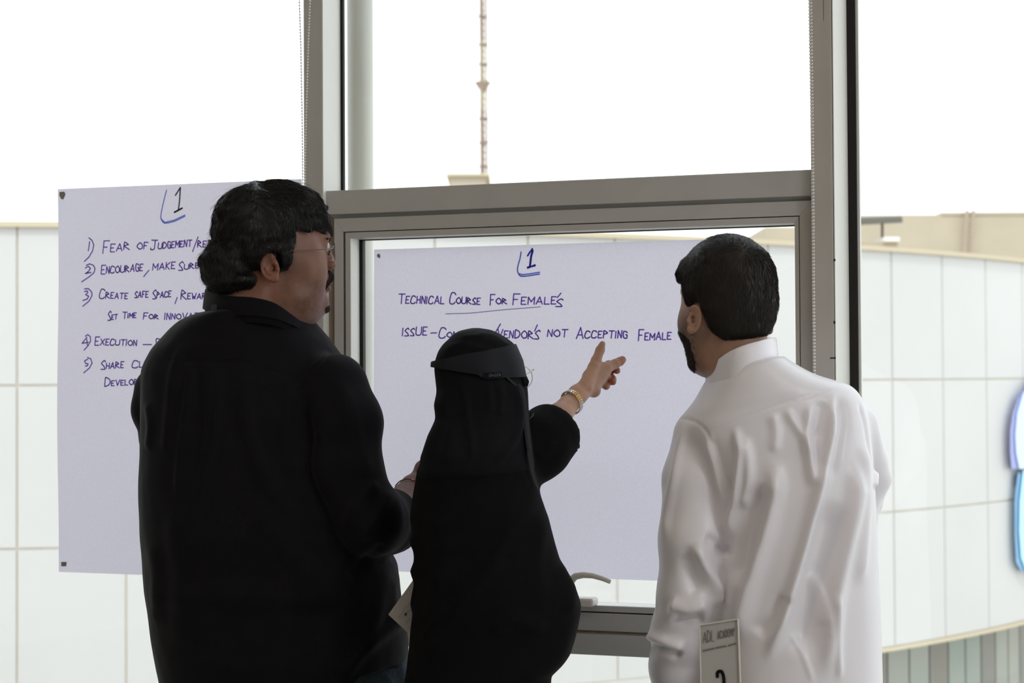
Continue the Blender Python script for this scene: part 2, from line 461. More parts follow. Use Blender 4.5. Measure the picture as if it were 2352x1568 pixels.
# dark core that shows in the joints
b = MB()
r_in, r_out = ring(RB - 3.2, GZ), ring(RB - .03, GZ)
for i in range(N):
    for (ra, rb_) in ((RB - .4, RB - .016),):
        a, c = aa[i], aa[i + 1]
        vs = [(XC + r * math.sin(t), YC - r * math.cos(t), z) for t in (a, c) for r in (ra, rb_) for z in (ZR[3], ZR[0] - .02)]
        b.add(vs, [(0, 1, 3, 2), (4, 5, 7, 6), (0, 1, 5, 4), (2, 3, 7, 6), (1, 3, 7, 5), (0, 2, 6, 4)])
b.build('joint_backing', JOINT, bd)
gap = .011
for j in range(4):
    z1, z0 = ZR[j] - (gap if j else .0), ZR[j + 1] + gap
    base_ = None
    for i in range(-12, 34):
        if j == 3 and i >= 9: continue
        a, c = A0 + DA * i + gap / RB, A0 + DA * (i + 1) - gap / RB
        q = MB(); K = 4
        vs = []
        for k in range(K + 1):
            t = a + (c - a) * k / K
            for r, z in ((RB, z0), (RB, z1), (RB - .014, z1), (RB - .014, z0)):
                vs.append((XC + r * math.sin(t), YC - r * math.cos(t), z))
        fs = [(0, 1, 2, 3), (4 * K + 3, 4 * K + 2, 4 * K + 1, 4 * K)]
        for k in range(K):
            for e in range(4): fs.append((4 * k + e, 4 * k + (e + 1) % 4, 4 * k + 4 + (e + 1) % 4, 4 * k + 4 + e))
        q.add(vs, fs); q.build('panel', PANEL, bd)
def arcbar(name, r0, r1, z0, z1, m, i0=-12, i1=34, parent=bd):
    q = MB(); n = (i1 - i0) * 2; secs = []
    for k in range(n + 1):
        t = A0 + DA * (i0 + (i1 - i0) * k / n)
        secs.append([(XC + r * math.sin(t), YC - r * math.cos(t), z) for r, z in ((r0, z0), (r1, z0), (r1, z1), (r0, z1))])
    q.sweep(secs); return q.build(name, m, parent)
arcbar('coping', RB - .45, RB + .06, ZR[0] - .01, ZR[0] + .045, COPING)
arcbar('roof', RB - 6, RB - .45, ZR[0] - .3, ZR[0] - .2, TAN)
arcbar('bottom_trim', RB - .5, RB + .02, ZR[3] - .05, ZR[3], COPING, 9, 34)
arcbar('soffit', RB - 1.6, RB - .05, ZR[3] - .02, ZR[3] + .04, TAN, 9, 34)
# glazed storey under the panels on the right
GG = mat('green_grey_glazing', (.27, .33, .30), .35, .4, noise=(.2, .5, (.36, .36, .32)))
DG = mat('dark_glazing', (.20, .205, .19), .35, .4, noise=(.3, .8, (.24, .22, .19)))
for i in range(9, 34):
    for k in range(2):
        a, c = A0 + DA * (i + k * .5) + .0012, A0 + DA * (i + k * .5 + .5) - .0012
        q = MB(); r = RB - .9
        vs = [(XC + rr * math.sin(t), YC - rr * math.cos(t), z) for t in (a, c) for rr in (r, r - .05) for z in (GZ, ZR[3] - .02)]
        q.add(vs, [(0, 1, 3, 2), (4, 5, 7, 6), (0, 1, 5, 4), (2, 3, 7, 6), (1, 3, 7, 5), (0, 2, 6, 4)])
        q.build('glass_panel', GG if (i * 2 + k) % 3 else DG, bd)
arcbar('glazing_backing', RB - 1.5, RB - .97, GZ, ZR[3] - .02, RUB, 9, 34)
# blue rounded letters of a sign on the facade (only their left edges are in view)
sg = empty('facade_sign', (XC + RB * math.sin(.81), YC - RB * math.cos(.81), -.6)); tag(sg, 'blue rounded sign letter on the white facade at the right edge', 'sign')
def fac(px, py, off):
    d = ray(px, py); o = CAM[:2] - np.array([XC, YC]); dd = d[:2]; r = RB + off
    A = dd @ dd; B = 2 * o @ dd; c = o @ o - r * r; t = (-B - math.sqrt(B * B - 4 * A * c)) / (2 * A)
    return CAM + d * t
def plate(name, pts, off0, off1, m, parent):
    f0 = [fac(x, y, off0) for x, y in pts]; f1 = [fac(x, y, off1) for x, y in pts]; n = len(pts)
    q = MB(); q.add(f0 + f1, [tuple(range(n)), tuple(range(n, 2 * n))[::-1]] + [(i, (i + 1) % n, n + (i + 1) % n, n + i) for i in range(n)])
    return q.build(name, m, parent)
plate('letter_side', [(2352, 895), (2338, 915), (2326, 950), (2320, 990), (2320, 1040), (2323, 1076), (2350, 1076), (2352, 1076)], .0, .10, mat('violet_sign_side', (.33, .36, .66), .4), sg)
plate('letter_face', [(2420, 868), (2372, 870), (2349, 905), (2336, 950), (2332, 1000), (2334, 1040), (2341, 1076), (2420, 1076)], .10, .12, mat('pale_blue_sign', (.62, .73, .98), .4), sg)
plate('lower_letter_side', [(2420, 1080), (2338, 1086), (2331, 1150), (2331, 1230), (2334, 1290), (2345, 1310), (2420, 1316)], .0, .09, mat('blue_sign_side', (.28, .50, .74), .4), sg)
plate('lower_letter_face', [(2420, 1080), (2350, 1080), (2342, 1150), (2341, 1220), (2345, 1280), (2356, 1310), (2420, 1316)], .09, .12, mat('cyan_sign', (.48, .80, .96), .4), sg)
# dark cable running down the facade at the right
# tan building behind
YT = 62.0
tb = empty('tan_building', (P(2200, 560, YT)[0], YT, GZ)); tag(tb, 'long tan rendered building behind the curved white one', 'building')
xs = [P(1757, 500, YT)[0], P(1960, 500, YT)[0], P(2420, 500, YT)[0] + 6]
q = MB(); q.box(xs[0], xs[1], YT, YT + 10, GZ, P(1800, 521, YT)[2]); q.build('lower_wing', TAN, tb)
q = MB(); q.box(xs[1], xs[2], YT - .5, YT + 12, GZ, P(2160, 496, YT)[2]); q.build('main_wall', TAN, tb)
q = MB(); q.box(P(2155, 500, YT)[0], P(2420, 500, YT)[0] + 5, YT - .55, YT + 11, P(2160, 497, YT)[2], P(2200, 490.5, YT)[2]); q.build('parapet', TAN, tb)
ld = empty('roof_ladder', (P(2225, 560, YT)[0], YT - .7, GZ)); tag(ld, 'thin steel ladder standing against the tan building', 'ladder')
LDM = mat('ladder_steel', (.42, .34, .26), .6)
def lp(px, py): p = P(px, py, YT - .75); return p
for a, b in (((2221, 482), (2212, 640)), ((2236, 482), (2229, 640))):
    q = MB(); q.tube([lp(*a), lp(*b)], .055, 6); q.build('rail', LDM, ld)
for k in range(12):
    y = 488 + k * 12.5; x = 2221 - (y - 482) * .058
    q = MB(); q.tube([lp(x, y), lp(x + 15, y)], .03, 6); q.build('rung', LDM, ld)
# rooftop canopy with a post
YR = 30.0
cn = empty('rooftop_canopy', P(2030, 560, YR)); tag(cn, 'dark flat rooftop canopy on a post above the white building', 'canopy')
def rp(px, py, dy=0): return P(px, py, YR + dy)
q = MB(); a, c = rp(1965, 504), rp(2074, 497)
q.add([rp(1960, 517), rp(2074, 511), rp(2072, 496), rp(1960, 500), rp(1960, 517, 1.2), rp(2074, 511, 1.2), rp(2072, 496, 1.2), rp(1960, 500, 1.2)],
      [(0, 1, 2, 3), (4, 5, 6, 7), (0, 1, 5, 4), (1, 2, 6, 5), (2, 3, 7, 6), (3, 0, 4, 7)]); q.build('canopy_roof', mat('canopy_grey', (.13, .13, .115), .6), cn, bevel=.02)
q = MB(); q.tube([rp(2026.5, 512, .5), rp(2026.5, 546, .5)], .022, 8); q.build('post', mat('canopy_post', (.08, .04, .02), .6), cn)
q = MB(); b0, b1 = rp(2022, 558, .3), rp(2058, 547, .3); q.box(b0[0], b1[0], YR, YR + .8, b0[2], b1[2]); q.build('unit', mat('white_unit', (.8, .8, .76), .5), cn, bevel=.01)
q = MB(); b0, b1 = rp(1978, 640, .3), rp(2056, 557, .3); q.box(b0[0], b1[0], YR + .1, YR + .9, ZR[0] - .19, b1[2]); q.build('plinth', TAN, cn)
# lattice mast with guy wires
YM = 84.0
ms = empty('radio_mast', (P(1110, 500, YM)[0], YM, GZ)); tag(ms, 'tall thin lattice radio mast with guy wires on the skyline', 'mast')
MM = [mat('mast_white', (.46, .385, .28), .6), mat('mast_red', (.36, .265, .21), .6)]
x0 = P(1110, 420, YM)[0]; lean = .0
zb, ztp = GZ, P(1100, -60, YM)[2]
segs = 16; wq = .20
for k in range(segs):
    za, zc = zb + (ztp - zb) * k / segs, zb + (ztp - zb) * (k + 1) / segs
    q = MB()
    cor = [(wq, 0), (-wq * .5, wq * .87), (-wq * .5, -wq * .87)]
    for cx_, cy_ in cor: q.tube([(x0 + cx_, YM + cy_, za), (x0 + cx_, YM + cy_, zc)], .045, 5)
    n = 5
    for e in range(n):
        z0_, z1_ = za + (zc - za) * e / n, za + (zc - za) * (e + 1) / n
        for t in range(3):
            A_, B_ = cor[t], cor[(t + 1) % 3]
            q.tube([(x0 + A_[0], YM + A_[1], z0_), (x0 + B_[0], YM + B_[1], z1_)], .03, 4)
    q.tube([(x0, YM, za), (x0, YM, zc)], .07, 6)
    q.build('lattice_section', MM[(k // 2) % 2], ms)
for py in (192, 40, 275, 330, 385, 105, 150):
    z = P(1106, py, YM)[2]; q = MB(); s = .42 if py == 192 else .28
    q.tube([(x0, YM, z - (.5 if py == 192 else .06)), (x0, YM, z + .06)], [.05, s], 10); q.build('collar', MM[1], ms)
GW = mat('guy_wire', (.5, .5, .52), .5)
z = P(1106, 222, YM)[2]
for dx in (-14, 14, -7, 9):
    q = MB(); q.tube([(x0, YM, z), (x0 + dx, YM + (4 if abs(dx) < 10 else 0), z - 11)], .006, 4); q.build('guy_wire', GW, ms)
rh = empty('roof_hut', (P(1078, 430, YM)[0], YM - 2, GZ)); tag(rh, 'low pale hut at the foot of the mast', 'hut')
q = MB(); a, c = P(1040, 421.5, YM), P(1117, 421, YM); q.box(a[0], c[0], YM - 3, YM + 3, GZ, a[2]); q.build('walls', TAN, rh)
q = MB(); q.box(a[0] - .2, c[0] + .2, YM - 3.2, YM + 3.2, a[2], a[2] + .12); q.build('roof_slab', COPING, rh)
# ================================================================== posters and handwriting
FONT = {
 'A': "00 26 40/12 32", 'C': "45 36 16 03 01 10 30 41", 'D': "00 06 16 35 43 31 10 00", 'E': "36 06 00 30/03 23", 'F': "00 06 36/03 23",
 'G': "35 26 06 02 10 30 33 23", 'H': "00 06/30 36/03 33", 'I': "00 06", 'J': "36 31 20 00 01/06 56", 'K': "00 06/36 03 30",
 'L': "06 00 30", 'M': "00 06 22 46 40", 'N': "00 06 30 36", 'O': "20 02 04 26 44 41 20", 'P': "00 06 25 34 03", 'Q': "20 02 04 26 44 41 20/31 50",
 'R': "00 06 25 34 03 40", 'S': "35 26 04 22 30 00", 'T': "06 46/26 20", 'U': "06 01 20 41 46", 'V': "06 20 46", 'W': "06 10 23 30 46",
 'X': "06 40/00 46", 'Y': "06 23 46/23 20", 'B': "00 06 25 23 03/23 31 00",
 '2': "05 26 35 33 00 40", '7': "06 46 10"}
def dg(c): return -1 if c == '-' else int(c)
def glyph(ch):
    out = []; wmax = 0
    for s in FONT[ch].split('/'):
        pts = [(dg(t[0]) / 4.0, dg(t[1]) / 6.0) for t in s.split()]
        out.append(pts); wmax = max(wmax, max(p[0] for p in pts))
    return out, wmax
def smooth_pl(pts, n=3):
    if len(pts) < 3: return pts
    out = []
    for i in range(len(pts) - 1):
        p0 = pts[max(i - 1, 0)]; p1 = pts[i]; p2 = pts[i + 1]; p3 = pts[min(i + 2, len(pts) - 1)]
        for k in range(n):
            t = k / n
            c = [0.5 * (2 * p1[a] + (p2[a] - p0[a]) * t * .7 + ((2 * p0[a] - 5 * p1[a] + 4 * p2[a] - p3[a]) * t * t + (-p0[a] + 3 * p1[a] - 3 * p2[a] + p3[a]) * t ** 3) * .7 + (1 - .7) * (2 * (p2[a] - p1[a]) * t)) for a in (0, 1)]
            out.append(tuple(c))
    out.append(pts[-1]); return out
def word(txt, x0, x1, y0, y1, h, cap=None, slant=.12, jit=.5, rnd=random.Random(3)):
    """strokes in photo pixels; baseline from (x0,y0) to (x1,y1)"""
    gl = [glyph(c) for c in txt]
    wd = [max(g[1], .12) * (1.35 if (i == 0 and cap) else 1) for i, g in enumerate(gl)]
    gap = .34; tot = sum(wd) + gap * (len(wd) - 1); k = (x1 - x0) / tot; x = x0; res = []
    for i, (g, w_) in enumerate(gl and list(zip(gl, wd))):
        H = cap if (i == 0 and cap) else h * rnd.uniform(.92, 1.08)
        f = (x - x0) / (x1 - x0); yb = y0 + (y1 - y0) * f + rnd.uniform(-1, 1) * jit
        sx = k * (w_ / max(g[1], .12))
        yb0 = yb + (H - h) * .12 if (i == 0 and cap) else yb
        for pl in g[0]:
            pts = [(x + sx * px + slant * H * py + rnd.uniform(-1, 1) * jit * .6, yb0 - H * py + rnd.uniform(-1, 1) * jit * .5) for px, py in pl]
            res.append(smooth_pl(pts) if txt[i] in 'CDGJOPRSUB2' else pts)
        x += (w_ + gap) * k
    return res
def sheet_n(base, u, z): return base + .0012 * math.sin(u * 7 + 1) * math.sin(z * 5) + .0006 * math.sin(u * 23 + z * 9)
def ink(name, parent, strokes, base, m, width=.0026):
    q = MB()
    for st in strokes:
        pts = []
        for x, y in st:
            u, z = WZ(x, y, base)
            if not pts or abs(pts[-1][0] - u) + abs(pts[-1][1] - z) > 1e-5: pts.append((u, z))
        for i, (u, z) in enumerate(pts):
            wv = [(math.cos(t) * width / 2, math.sin(t) * width / 2) for t in [k * math.pi / 4 for k in range(8)]]
            q.add([WP(u + a, sheet_n(base, u, z) + .0009, z + b) for a, b in wv], [tuple(range(8))])
            if i:
                a, b = pts[i - 1], (u, z); d = (b[0] - a[0], b[1] - a[1]); L = math.hypot(*d) or 1; nx, nz = -d[1] / L * width / 2, d[0] / L * width / 2
                q.add([WP(a[0] + nx, sheet_n(base, *a) + .0009, a[1] + nz), WP(a[0] - nx, sheet_n(base, *a) + .0009, a[1] - nz),
                       WP(b[0] - nx, sheet_n(base, *b) + .0009, b[1] - nz), WP(b[0] + nx, sheet_n(base, *b) + .0009, b[1] + nz)], [(0, 1, 2, 3)])
    return mesh_obj(name, q.v, q.f, m, parent)
def sheet(label, corners, base, edge_bow=0):
    (tl, tr, br, bl) = [np.array(WZ(c[0], c[1], base)) for c in corners]
    mid = (tl + br) / 2
    r = empty('poster', WP(bl[0], base, bl[1])); tag(r, label, 'poster')
    NX, NZ = 40, 48; vs = []; fs = []
    for side in (0, 1):
        for j in range(NZ + 1):
            for i in range(NX + 1):
                s, t = i / NX, j / NZ
                p = (bl * (1 - s) + br * s) * (1 - t) + (tl * (1 - s) + tr * s) * t
                p = p + np.array([edge_bow * .0016 * math.sin(t * 9 + 1) * (1 - s) ** 6, 0])
                vs.append(WP(p[0], sheet_n(base, p[0], p[1]) - side * .0003, p[1]))
    n = (NX + 1) * (NZ + 1)
    for j in range(NZ):
        for i in range(NX):
            a = j * (NX + 1) + i
            fs.append((a, a + 1, a + NX + 2, a + NX + 1))
    vs = vs[:n]
    mesh_obj('sheet', vs, fs, PAPER, r, True)
    return r
def bit(parent, pts, base, m=TAPE):
    q = MB(); f = []
    for x, y in pts:
        u, z = WZ(x, y, base); f.append((u, z))
    n = len(f)
    q.add([WP(u, sheet_n(base, u, z) + .0016, z) for u, z in f] + [WP(u, sheet_n(base, u, z) + .0006, z) for u, z in f],
          [tuple(range(n))] + [(i, (i + 1) % n, n + (i + 1) % n, n + i) for i in range(n)])
    q.build('tape', m, parent)
def Z(ox, oy, s, strokes): return [[(ox + x / s, oy + y / s) for x, y in st] for st in strokes]

NL = .053
pl = sheet('large handwritten flipchart sheet on the left pane, behind the man in the black shirt',
           [(133, 434), (693, 411), (693, 1333), (133, 1313)], NL, 1)
a, k = 170, 7.127
def wl(oy, txt, x0, x1, y0, y1, h, cap=None, sl=.10): return word(txt, a + x0 / k, a + x1 / k, oy + y0 / k, oy + y1 / k, h / k, cap / k if cap else None, sl, .35)
ink('handwritten_line', pl, Z(170, 530, k, [[(262, 180), (240, 325)], [(250, 115), (300, 155), (330, 230), (310, 330), (250, 430), (175, 500)]])
    + wl(530, 'FEAR', 480, 915, 362, 295, 128, 205) + wl(530, 'OF', 1040, 1210, 300, 298, 100) + wl(530, 'JUDGEMENT', 1262, 1925, 303, 250, 100, 155)
    + Z(170, 530, k, [[(2035, 100), (1945, 340)]]) + wl(530, 'RETURN', 2025, 2500, 268, 245, 100), NL, INKP)
ink('handwritten_line', pl, Z(170, 530, k, [[(190, 610), (240, 580), (275, 615), (240, 665), (190, 700), (285, 680)], [(205, 565), (260, 540), (325, 565), (352, 620), (330, 690), (250, 755), (130, 835)]])
    + wl(530, 'ENCOURAGE', 450, 1130, 705, 650, 108, 145) + Z(170, 530, k, [[(1235, 645), (1150, 750)]]) + wl(530, 'MAKE', 1295, 1655, 645, 612, 110)
    + wl(530, 'SURE', 1715, 2040, 640, 600, 85, 140), NL, INKP)
ink('handwritten_line', pl, Z(170, 530, k, [[(175, 995), (220, 982), (230, 1010), (195, 1045), (245, 1070), (220, 1115), (150, 1140)], [(175, 950), (240, 945), (295, 1000), (300, 1060), (250, 1150), (145, 1235)]])
    + wl(530, 'CREATE', 420, 885, 1100, 1115, 95, 150) + wl(530, 'SAFE', 1005, 1220, 1095, 1085, 100) + wl(530, 'SPACE', 1295, 1590, 1108, 1075, 90, 145)
    + Z(170, 530, k, [[(1695, 1090), (1660, 1190)]]) + wl(530, 'REWARD', 1755, 2250, 1115, 1110, 88, 150), NL, INKP)
ink('handwritten_line', pl, wl(530, 'SET', 560, 715, 1455, 1440, 80, 150) + wl(530, 'TIME', 800, 1025, 1432, 1420, 75, 105)
    + wl(530, 'FOR', 1145, 1390, 1440, 1445, 75, 100) + wl(530, 'INNOVATION', 1490, 2250, 1450, 1440, 95), NL, INKP)
ink('handwritten_line', pl, Z(170, 700, k, [[(215, 530), (135, 630), (240, 612)], [(213, 560), (222, 655)], [(190, 512), (230, 487), (272, 520), (275, 590), (240, 660), (170, 740)]])
    + wl(700, 'EXECUTION', 345, 1030, 655, 668, 92, 135) + Z(170, 700, k, [[(1140, 650), (1278, 650)]]) + wl(700, 'GET', 1350, 1600, 640, 640, 85), NL, INKP)
ink('handwritten_line', pl, Z(170, 700, k, [[(228, 890), (178, 915), (192, 955), (235, 965), (225, 995), (190, 1000)], [(225, 860), (280, 885), (300, 950), (260, 1030), (165, 1110)]])
    + wl(700, 'SHARE', 445, 815, 1048, 1025, 95, 145) + wl(700, 'CLEAR', 955, 1400, 1025, 1010, 90, 115), NL, INKP)
ink('handwritten_line', pl, wl(700, 'DEVELOPMENT', 505, 1350, 1325, 1290, 85, 140), NL, INKP)
ink('corner_mark', pl, Z(340, 400, 3.136, [smooth_pl([(135, 115), (118, 180), (100, 260), (94, 315), (120, 353), (190, 340), (268, 303)]), [(96, 322), (122, 347), (190, 331), (268, 294)]]), NL, INKL, .0024)
ink('number_mark', pl, Z(340, 400, 3.136, [[(199, 152), (235, 96), (230, 180), (220, 262)], [(191, 273), (248, 243)], [(192, 276), (248, 246)]]), NL, INKK, .0030)
bit(pl, [(137, 441), (148, 440), (151, 446), (146, 458), (141, 457), (137, 449)], NL)
bit(pl, [(141, 1290), (153, 1290), (152, 1300), (141, 1300)], NL)
bit(pl, [(680, 432), (682, 424), (685, 420), (689, 424), (690, 434), (684, 437)], NL)

NR = .0245
pr = sheet('large handwritten flipchart sheet on the opening window, behind the woman', [(859, 573), (1700, 547), (1700, 1340), (856, 1310)], NR)
ox, oy, s = 880, 650, 6.918
def wr(txt, x0, x1, y0, y1, h, cap=None, sl=.10): return word(txt, ox + x0 / s, ox + x1 / s, oy + y0 / s, oy + y1 / s, h / s, cap / s if cap else None, sl, .35)
ink('handwritten_line', pr, wr('TECHNICAL', 240, 965, 318, 330, 112, 150) + wr('COURSE', 1055, 1540, 320, 340, 100, 175) + wr('FOR', 1705, 1970, 340, 325, 90, 170, .05)
    + word('FEMALE', 1179, 1277, 699, 698, 16, 25, .08, .35) + [[(1289, 673), (1281, 683)]] + word('S', 1277, 1291, 704, 704, 19, None, .2, .2), NR, INKP)
ink('underline', pr, [[(1024, 720.5), (1080, 719), (1160, 711), (1242, 704.5)]], NR, mat('faded_purple_ink', (.36, .27, .56), .7, trans=.3), .0017)
ink('handwritten_line', pr, wr('ISSUE', 305, 690, 838, 822, 125, None) + wr('COMPANY', 885, 1560, 862, 850, 85, 160) + Z(ox, oy, s, [[(760, 793), (850, 790)], [(1870, 650), (1780, 800)]])
    + word('VENDOR', 1143, 1225, 775, 778, 17, None, .1, .35) + [[(1235, 746), (1229, 760)]] + word('S', 1228, 1238, 778, 778, 19, None, .2, .2)
    + word('NOT', 1258, 1303, 773, 774, 16) + word('ACCEPTING', 1324, 1440, 776, 776, 16, 25, .1, .35) + word('FEMALE', 1467, 1541, 781, 779, 16, 25, .06, .35), NR, INKP)
ink('corner_mark', pr, Z(820, 520, 3.178, [smooth_pl([(1200, 186), (1192, 235), (1178, 285), (1174, 325), (1190, 358), (1215, 364), (1270, 358), (1334, 347)]), [(1186, 345), (1210, 352), (1270, 345), (1334, 334)]]), NR, INKL, .0028)
ink('number_mark', pr, Z(1200, 540, 13.07, [[(165, 620), (225, 520), (305, 415)], [(300, 410), (320, 480), (275, 640), (240, 930)], [(305, 470), (262, 640), (228, 930)], [(165, 985), (385, 895)], [(165, 965), (385, 915)]]), NR, INKB, .0036)
bit(pr, [(867, 584), (871, 582), (874, 587), (873, 593), (868, 591), (866, 588)], NR)

# ------------------------------------------------------------------ foreground table card on a rod
YK = 2.35
STEEL = mat('brushed_steel', (.5, .5, .5), .35, .5, 1)
def kp(px, py, dy=0): return P(px, py, YK + dy)
# tilted: left edge slightly further
cv = {'tl': (1607, 1435), 'tr': (1695, 1421), 'bl': (1613, 1665), 'br': (1704, 1662)}
kx = kp(1658, 1600)
ct = empty('side_table', (kx[0], YK, 0)); tag(ct, 'round pale side table below the frame, carrying the table number card', 'table')
TBL = mat('table_laminate', (.55, .52, .48), .5)
q = MB(); q.tube([(kx[0], YK, .71), (kx[0], YK, .74)], .28, 40); q.build('tabletop', TBL, ct, bevel=.004)
q = MB(); q.tube([(kx[0], YK, .02), (kx[0], YK, .71)], .03, 20); q.build('pedestal', STEEL, ct, smooth=True)
q = MB(); q.tube([(kx[0], YK, 0), (kx[0], YK, .02)], [.20, .19], 40); q.build('base', STEEL, ct)
cd = empty('table_number_card', (kx[0], YK, .74)); tag(cd, 'narrow white number card in a clear holder in front of the man in white', 'card')
q = MB()
f = [kp(*cv['tl'], .008), kp(*cv['tr'], -.008), kp(*cv['br'], -.008), kp(*cv['bl'], .008)]
nrm = np.cross(f[1] - f[0], f[3] - f[0]); nrm /= np.linalg.norm(nrm)
if nrm[1] > 0: nrm = -nrm
CARDM = mat('card_paper', (.50, .49, .47), .6, .3, trans=.15)
q.add([p for p in f] + [p - nrm * .0015 for p in f], [(0, 1, 2, 3), (4, 5, 6, 7), (0, 1, 5, 4), (1, 2, 6, 5), (2, 3, 7, 6), (3, 0, 4, 7)]); q.build('card', CARDM, cd)
rim = mat('clear_acrylic', (.62, .61, .56), .15, .6)
for (a, b) in ((0, 1), (1, 2), (3, 0)):
    q = MB(); q.tube([f[a] + nrm * .0012, f[b] + nrm * .0012], .0014 if (a, b) == (1, 2) else .0010, 6); q.build('holder_edge', rim, cd)
q = MB(); bm_ = (f[2] + f[3]) / 2; q.tube([(kx[0], YK, .745), (bm_[0], bm_[1], bm_[2] + .005)], .003, 8); q.build('rod', STEEL, cd)
q = MB(); q.tube([(kx[0], YK, .74), (kx[0], YK, .748)], .035, 24); q.build('foot', STEEL, cd)
def kmap(px, py):
    """card-plane point under a pixel"""
    d = ray(px, py); t = np.dot(f[0] - CAM, nrm) / np.dot(d, nrm); return CAM + d * t + nrm * .0008
def kink(strokes, m, wd, name):
    q = MB()
    ex = (f[1] - f[0]); ex /= np.linalg.norm(ex); ez = np.cross(nrm, ex)
    for st in strokes:
        pts = [kmap(*p) for p in st]
        for i, p in enumerate(pts):
            q.add([p + (ex * math.cos(t * math.pi / 4) + ez * math.sin(t * math.pi / 4)) * wd / 2 for t in range(8)], [tuple(range(8))])
            if i:
                a, b = pts[i - 1], p; d = b - a; L = np.linalg.norm(d)
                if L < 1e-7: continue
                s_ = np.cross(nrm, d / L) * wd / 2; q.add([a + s_, a - s_, b - s_, b + s_], [(0, 1, 2, 3)])
    mesh_obj(name, q.v, q.f, m, cd)
CINK = mat('card_print', (.17, .155, .14), .7)
kink(word('ADL', 1615, 1640, 1475.5, 1471, 24, None, .02, 0) + word('ACADEMY', 1648, 1687, 1466, 1458, 16.5, None, .02, 0), CINK, .0010, 'print')
kink([[(1615, 1494), (1640, 1488.5)], [(1644, 1487.5), (1667, 1483)], [(1673, 1482), (1690, 1477)]], CINK, .0019, 'small_print')
kink([smooth_pl([(1648, 1553), (1648, 1545), (1652, 1541), (1658, 1542), (1662, 1552), (1663, 1568), (1657, 1585), (1648, 1606), (1667, 1603)], 5)], mat('card_black', (.004, .006, .008), .5), .0046, 'numeral')
# ================================================================== implicit-surface modelling
f4 = np.float32
def vnoise(p, seed=0):
    """value noise in [-1,1], p (N,3)"""
    i = np.floor(p).astype(np.int64); fr = (p - i); fr = fr * fr * (3 - 2 * fr)
    def hsh(x, y, z):
        n = (x * 374761393 + y * 668265263 + z * 2147483647 + seed * 1274126177) & 0xffffffff
        n = ((n ^ (n >> 13)) * 1274126177) & 0xffffffff
        return ((n ^ (n >> 16)) & 0xffff) / 32767.5 - 1
    r = 0
    for dx in (0, 1):
        for dy in (0, 1):
            for dz in (0, 1):
                w_ = (fr[:, 0] if dx else 1 - fr[:, 0]) * (fr[:, 1] if dy else 1 - fr[:, 1]) * (fr[:, 2] if dz else 1 - fr[:, 2])
                r = r + w_ * hsh(i[:, 0] + dx, i[:, 1] + dy, i[:, 2] + dz)
    return r
def smin(a, b, k):
    h = np.clip(.5 + .5 * (b - a) / k, 0, 1); return b + (a - b) * h - k * h * (1 - h)
def smax(a, b, k): return -smin(-a, -b, k)
def ell(Q, c, r):
    q = Q - np.array(c, f4); r = np.array(r, f4)
    k0 = np.sqrt(((q / r) ** 2).sum(1)); k1 = np.sqrt(((q / (r * r)) ** 2).sum(1)) + 1e-9
    return k0 * (k0 - 1) / k1
def ellr(Q, c, r, Rm):
    """ellipsoid with its own axes (rows of Rm)"""
    q = (Q - np.array(c, f4)) @ np.array(Rm, f4).T
    return ell(q, (0, 0, 0), r)
def cap(Q, a, b, ra, rb):
    a = np.array(a, f4); b = np.array(b, f4); ab = b - a; q = Q - a
    t = np.clip((q @ ab) / max(float(ab @ ab), 1e-12), 0, 1)
    return np.sqrt(((q - t[:, None] * ab) ** 2).sum(1)) - (ra + (rb - ra) * t)
def chainc(Q, pts, rs, k=.004):
    d = None
    for i in range(len(pts) - 1):
        e = cap(Q, pts[i], pts[i + 1], rs[i], rs[i + 1]); d = e if d is None else smin(d, e, k)
    return d
def rotm(ax, ang):
    return np.array(Matrix.Rotation(math.radians(ang), 3, ax))

